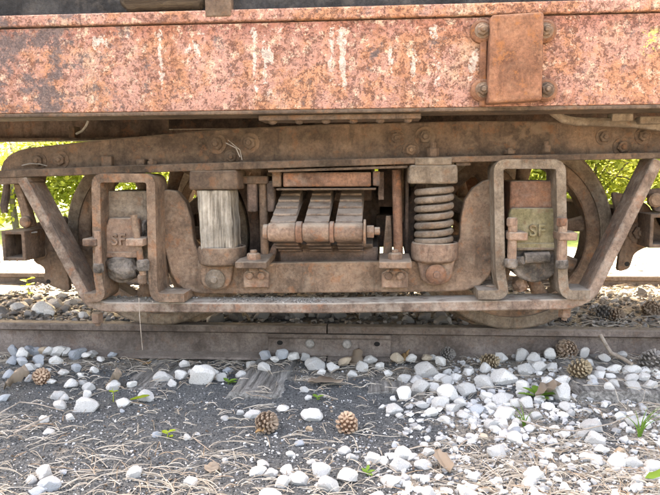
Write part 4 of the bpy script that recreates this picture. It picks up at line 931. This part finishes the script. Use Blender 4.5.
plant('weed', 536, 398, [(0, 4, 2.4, 14, 6), (0, 5, .6, 15, 7), (0, 2, 3.4, 18, 6), (2, 2, -.2, 18, 7), (3, 1, -1.2, 14, 7), (0, 6, 1.5, 12, 6), (4, 5, .1, 16, 6)], M['green'], 'leafy green weed growing among the white stones at right', 'weed', 6)
plant('sprout', 167, 433, [(0, 4, .3, 8, 5), (0, 3, 2.6, 7, 5), (1, 1, -.8, 8, 5)], M['lime'], 'tiny two leaf green sprout on the cinders at left', 'sprout', 5)
plant('sprout', 113, 398, [(0, 9, .3, 5, 3), (0, 9, 2.8, 5, 3)], M['lime'], 'pale thin stemmed sprout beside the fallen green leaf', 'sprout', 13)
plant('sprout', 317, 398, [(0, 2, .3, 7, 4), (0, 2, 2.3, 7, 4), (0, 1, -1.2, 6, 4)], M['green'], 'tiny sprout just below the large tan leaf', 'sprout', 3)
plant('sprout', 228, 382, [(0, 2, .3, 9, 5), (0, 2, 2.3, 9, 4), (0, 1, -.2, 9, 4), (2, 1, 1.3, 8, 4)], M['green'], 'small weed beside the white stones left of the grey sleeper', 'sprout', 3)
plant('sprout', 367, 470, [(0, 2, .3, 8, 4), (0, 2, 2.3, 8, 4), (0, 1, -.9, 8, 4), (0, 4, 1.4, 9, 3)], M['green'], 'small green sprout between white stones in the middle foreground', 'sprout', 4)
def grass(px, py, blades, label):
    p = PZ(px, py, -.152); s = (p - CAM).length / FPX; p.z = gz(p.x, p.y); root = empty('grass_tuft', p, label, 'grass tuft')
    for dx, L, lean in blades:
        bm = bmesh.new(); rows = []; 
        for k in range(7):
            t = k / 6; wv = .003 * (1 - t) + .0004; q = p + Vector((dx * s * .3 + lean * L * s * t * t * .9, .01 * dx * .1, L * s * t * (1 - .35 * t * abs(lean))))
            rows.append((bm.verts.new(q + Vector((-wv, 0, 0))), bm.verts.new(q + Vector((0, wv * .8, 0))), bm.verts.new(q + Vector((wv, 0, 0)))))
        for a, b in zip(rows, rows[1:]): bm.faces.new((a[0], a[1], b[1], b[0])); bm.faces.new((a[1], a[2], b[2], b[1]))
        mk('blade', bm, M['green'], root, smooth=60)
grass(640, 432, [(0, 34, .5), (3, 40, .9), (-4, 30, -.7), (5, 36, 1.2), (-2, 26, -.2), (2, 30, .2), (6, 44, .7)], 'green grass tuft beside the split sleeper at far right')
grass(524, 424, [(0, 26, -.5), (2, 24, -.2), (-1, 20, -.8), (3, 18, .4)], 'thin green grass blades below the leafy weed')
# twigs
M['twig'] = mat_wood('dry_twig', (.16, .13, .10), (.33, .28, .23), (.46, .41, .35), (8, 8, 8), .3)
def twig(pts, r, label, Z0=-.14, name='twig'):
    bm = bmesh.new(); path = [PZ(a, b, Z0 + dz) for a, b, dz in pts]; tube(bm, path, [r * (1 - .45 * i / (len(path) - 1)) for i in range(len(path))], 8); tag(mk(name, bm, M['twig'], None, smooth=60), label, 'twig')
p0 = P(600, 336, .27)
bm = bmesh.new(); tube(bm, [P(600.5, 335, .24), P(606, 345, .20), P(611, 353, .16), P(620, 357, .12), P(632, 364, .06)], [.008, .008, .009, .0085, .007], 8); tag(mk('twig', bm, M['twig'], None, smooth=60), 'bent grey twig leaning against the near rail at right', 'twig')
twig([(520, 420, 0), (545, 428, 0), (575, 431, .01), (610, 424, .03), (640, 412, .03)], .003, 'long thin pale stem arching in front of the split sleeper')
twig([(14, 433, 0), (32, 424, .008), (52, 415, .01)], .004, 'straight thin twig on the cinders at far left')
twig([(0, 413, 0), (20, 402, .01), (38, 404, .01), (64, 411, 0)], .003, 'curved thin twig in the left foreground')
bm = bmesh.new(); tube(bm, [P(139, 298, -.085), P(139.5, 315, -.09), P(141, 333, -.088), P(142.5, 350, -.085)], .0016, 6); tag(mk('straw', bm, M['twig'], None), 'single dry straw hanging from the tie strap at left', 'straw')

# ------------------------------------------------------------------ pine cones
def cone_mesh(seed, openk):
    rr = random.Random(seed); bm = bmesh.new(); n = 64
    for i in range(n):
        t = (i + .5) / n; a = i * 2.39996; z = -.42 + .84 * t; r = .34 * math.sin(math.pi * (.16 + .80 * t)) ** .8; out = Vector((math.cos(a), math.sin(a), 0)); up = Vector((0, 0, 1)); side_ = out.cross(up)
        d = (out * (1 - .45 * t) + up * (-.15 + .75 * t) * openk).normalized(); wd = .125 * (1 - .45 * abs(t - .4)); L = .21 + .06 * math.sin(math.pi * t) + rr.uniform(-.03, .03); c = out * r * .5 + up * z; wd *= rr.uniform(.85, 1.1); nrm = d.cross(side_).normalized()
        pts = [c - side_ * wd * .3, c + side_ * wd * .3, c + d * L + side_ * wd * .62, c + d * L * 1.12, c + d * L - side_ * wd * .62]
        A = [bm.verts.new(p + nrm * .012) for p in pts]; B = [bm.verts.new(p - nrm * (.012 if k < 2 else .045)) for k, p in enumerate(pts)]
        bm.faces.new(A); bm.faces.new(B[::-1])
        for k in range(5): bm.faces.new((A[k], B[k], B[(k + 1) % 5], A[(k + 1) % 5]))
    return to_mesh('scales', bm, 30)
def cone_core():
    bm = bmesh.new(); lathe(bm, [(.05, -.48), (.2, -.36), (.26, -.1), (.22, .15), (.1, .38), (.02, .46)], (0, 0, 0), 'Z', 12); return to_mesh('core', bm, 60)
def cmat(name, a, b, tip):
    t = NT(name); geo = t.n('NewGeometry'); c = t.mix(geo.outputs['Random Per Island'], a, b); tc = t.n('TexCoord'); ln = t.n('VectorMath', operation='LENGTH'); t.l(tc.outputs['Object'], ln.inputs[0])
    c = t.mix(t.math('MULTIPLY', t.step(ln.outputs['Value'], .36, .48), .75), c, tip); return t.done(c, .8, spec=.25)
CM = {'orange': cmat('cone_orange', (.10, .05, .03), (.22, .12, .07), (.50, .36, .25)), 'brown': cmat('cone_brown', (.07, .045, .03), (.15, .09, .055), (.30, .23, .17)), 'tan': cmat('cone_tan', (.07, .05, .03), (.17, .12, .07), (.36, .29, .19)), 'grey': cmat('cone_grey', (.05, .045, .04), (.12, .11, .10), (.25, .23, .21))}
CORE = cone_core()
def pine_cone(px, py, wpx, kind, label, rot, between=False, z=0):
    p = PZ(px, py + wpx * .25, -.08 if between else -.150); s = wpx * (p - CAM).length / FPX * 1.0; p.z = gt(p.x, p.y) + s * .36 + z
    root = empty('pine_cone', p, label, 'pine cone', 'fallen pine cones')
    wob_ = random.uniform(.35, 1.35); me = cone_mesh(int(px), wob_); me.materials.append(CM[kind]); a = place('scales', me, p, root, rot=rot, scale=s)
    m2 = CORE.copy(); m2.materials.append(CM[kind]); place('core', m2, p, root, rot=rot, scale=s)
pine_cone(347, 421, 23, 'orange', 'light orange brown pine cone facing up in the middle foreground', (rad(25), 0, 0))
pine_cone(267, 419, 24, 'brown', 'dark brown pine cone in front of the grey sleeper end', (rad(70), rad(10), .6))
pine_cone(42, 376, 17, 'orange', 'small tan pine cone among the stones at far left', (rad(60), 0, .4))
pine_cone(489, 366, 17, 'tan', 'brown pine cone lying by the rail left of the white slab stone', (rad(80), 0, 1.0))
pine_cone(566, 360, 21, 'brown', 'dark open pine cone against the rail at right', (rad(70), 0, -.5))
pine_cone(579, 380, 21, 'tan', 'tan pine cone behind the split sleeper', (rad(60), rad(20), .2))
pine_cone(650, 374, 22, 'grey', 'pale grey pine cone at the far right below the rail', (rad(30), rad(15), .2), z=.01)
pine_cone(448, 357, 15, 'grey', 'grey brown pine cone in shade by the rail right of centre', (rad(75), 0, .4))
pine_cone(604, 316, 17, 'grey', 'dark pine cone between the rails below the right strap end', (rad(80), 0, .9), True)
pine_cone(616, 318, 16, 'brown', 'brown pine cone between the rails, middle one of three at right', (rad(70), 0, .1), True)
pine_cone(651, 313, 18, 'brown', 'brown pine cone between the rails at the far right edge', (rad(80), 0, -.4), True)
pine_cone(564, 321, 13, 'grey', 'small dark pine cone behind the near rail beside the right wheel', (rad(80), 0, .4), True)

# ------------------------------------------------------------------ shrubs and trees behind
M['foliage'] = mat_leaf('sunlit_foliage', (.15, .20, .035), (.36, .40, .08), .7); M['foliage2'] = mat_leaf('pale_foliage', (.19, .24, .045), (.40, .43, .10), .7)
M['bark'] = mat_wood('grey_bark', (.05, .045, .04), (.12, .11, .095), (.2, .185, .165), (20, 20, 2))
def crown_mesh(seed, n, rx, rz, zc_, size):
    rr = random.Random(seed); V, F = [], []; cl = []
    for k in range(34):
        v = Vector((rr.gauss(0, 1), rr.gauss(0, 1), rr.gauss(0, 1))).normalized() * rr.uniform(.25, 1) ** .6; cl.append(Vector((v.x * rx, v.y * rx, zc_ + v.z * rz)))
    for i in range(n):
        c = rr.choice(cl); p = c + Vector((rr.gauss(0, .17), rr.gauss(0, .17), rr.gauss(0, .13))) * rx; d = Vector((rr.gauss(0, 1), rr.gauss(0, 1), rr.gauss(-.2, .6))).normalized(); q = d.cross(Vector((rr.gauss(0, .4), rr.gauss(0, .4), 1))).normalized(); L = size * rr.uniform(.7, 1.3); W = L * .27; b = len(V); nn = d.cross(q)
        V += [p, p + d * L * .5 + q * W + nn * W * .25, p + d * L, p + d * L * .5 - q * W + nn * W * .25]; F += [(b, b + 1, b + 2), (b, b + 2, b + 3)]
    me = bpy.data.meshes.new('crown'); me.from_pydata([tuple(v) for v in V], [], F); me.update(); return me, cl
def trunk_mesh(seed, cl, h, r):
    rr = random.Random(seed); bm = bmesh.new(); tube(bm, [(0, 0, -.1), (.03, .02, h * .35), (-.04, .03, h * .7), (.02, 0, h)], [r * 1.3, r, r * .75, r * .35], 9)
    for c in cl[:12]:
        z0 = h * rr.uniform(.3, .85); tube(bm, [(0, 0, z0), (c.x * .5, c.y * .5, (z0 + c.z) * .52), tuple(c)], [r * .45, r * .28, r * .08], 6)
    return to_mesh('trunk', bm, 60)
VAR = []
for k in range(3):
    me, cl = crown_mesh(40 + k, 5200, .85, .85, 1.0, .085); me.materials.append(M['foliage2' if k == 1 else 'foliage']); tr = trunk_mesh(50 + k, cl, 1.1, .035); tr.materials.append(M['bark']); VAR.append((me, tr))
def shrub(x, y, k, s, label, grp='leafy shrubs behind the track', name='shrub', cat='shrub', V_=VAR):
    root = empty(name, (x, y, gz(x, y) - .02), label, cat, grp); me, tr = V_[k]; rz_ = random.uniform(0, 6.28)
    place('crown', me, root.location.copy(), root, rot=(0, 0, rz_), scale=s); place('trunk', tr, root.location.copy(), root, rot=(0, 0, rz_), scale=s)
for x, y, k, s, lab in [(-2.75, 5.6, 0, 1.0, 'bright green shrub seen through the gap at far left'), (-1.75, 6.0, 1, 1.05, 'pale green shrub seen between left strap and wheel'), (-.75, 5.7, 2, .95, 'green shrub glimpsed through the left wheel and journal box'),
                        (.3, 6.0, 0, 1.0, 'green shrub glimpsed through the middle of the truck'), (1.3, 5.7, 1, 1.0, 'pale green shrub glimpsed beside the right spring'), (2.2, 5.8, 2, 1.0, 'green shrub seen through the right wheel spokes'), (3.0, 5.9, 1, 1.0, 'bright green shrub seen between right wheel and strap'), (4.0, 6.0, 1, 1.05, 'pale green shrub at the far right edge'), (-3.75, 6.0, 2, 1.05, 'green shrub beyond the far left edge'), (-4.7, 5.8, 1, 1.1, 'pale green shrub far out past the left edge'), (4.9, 5.8, 2, 1.05, 'green shrub far out past the right edge')]:
    shrub(x, y, k, s, lab)
TV = []
for k in range(2):
    me, cl = crown_mesh(70 + k, 6500, 1.9, 1.7, 3.4, .16); me.materials.append(M['foliage' if k else 'foliage2']); tr = trunk_mesh(75 + k, cl, 3.6, .10); tr.materials.append(M['bark']); TV.append((me, tr))
for x, y, k, s, lab in [(-6.5, 12, 0, 1.0, 'tree behind the shrubs beyond the left edge'), (-3.2, 12.5, 1, 1.05, 'tree behind the shrubs at left'), (.8, 12, 0, 1.0, 'tree behind the shrubs in the middle'), (3.3, 11, 1, .95, 'tree with a dark trunk seen through the right wheel'), (7, 12, 0, 1.1, 'tree behind the shrubs at the right edge')]:
    shrub(x, y, k, s, lab, 'trees beyond the shrubs', 'tree', 'tree', TV)
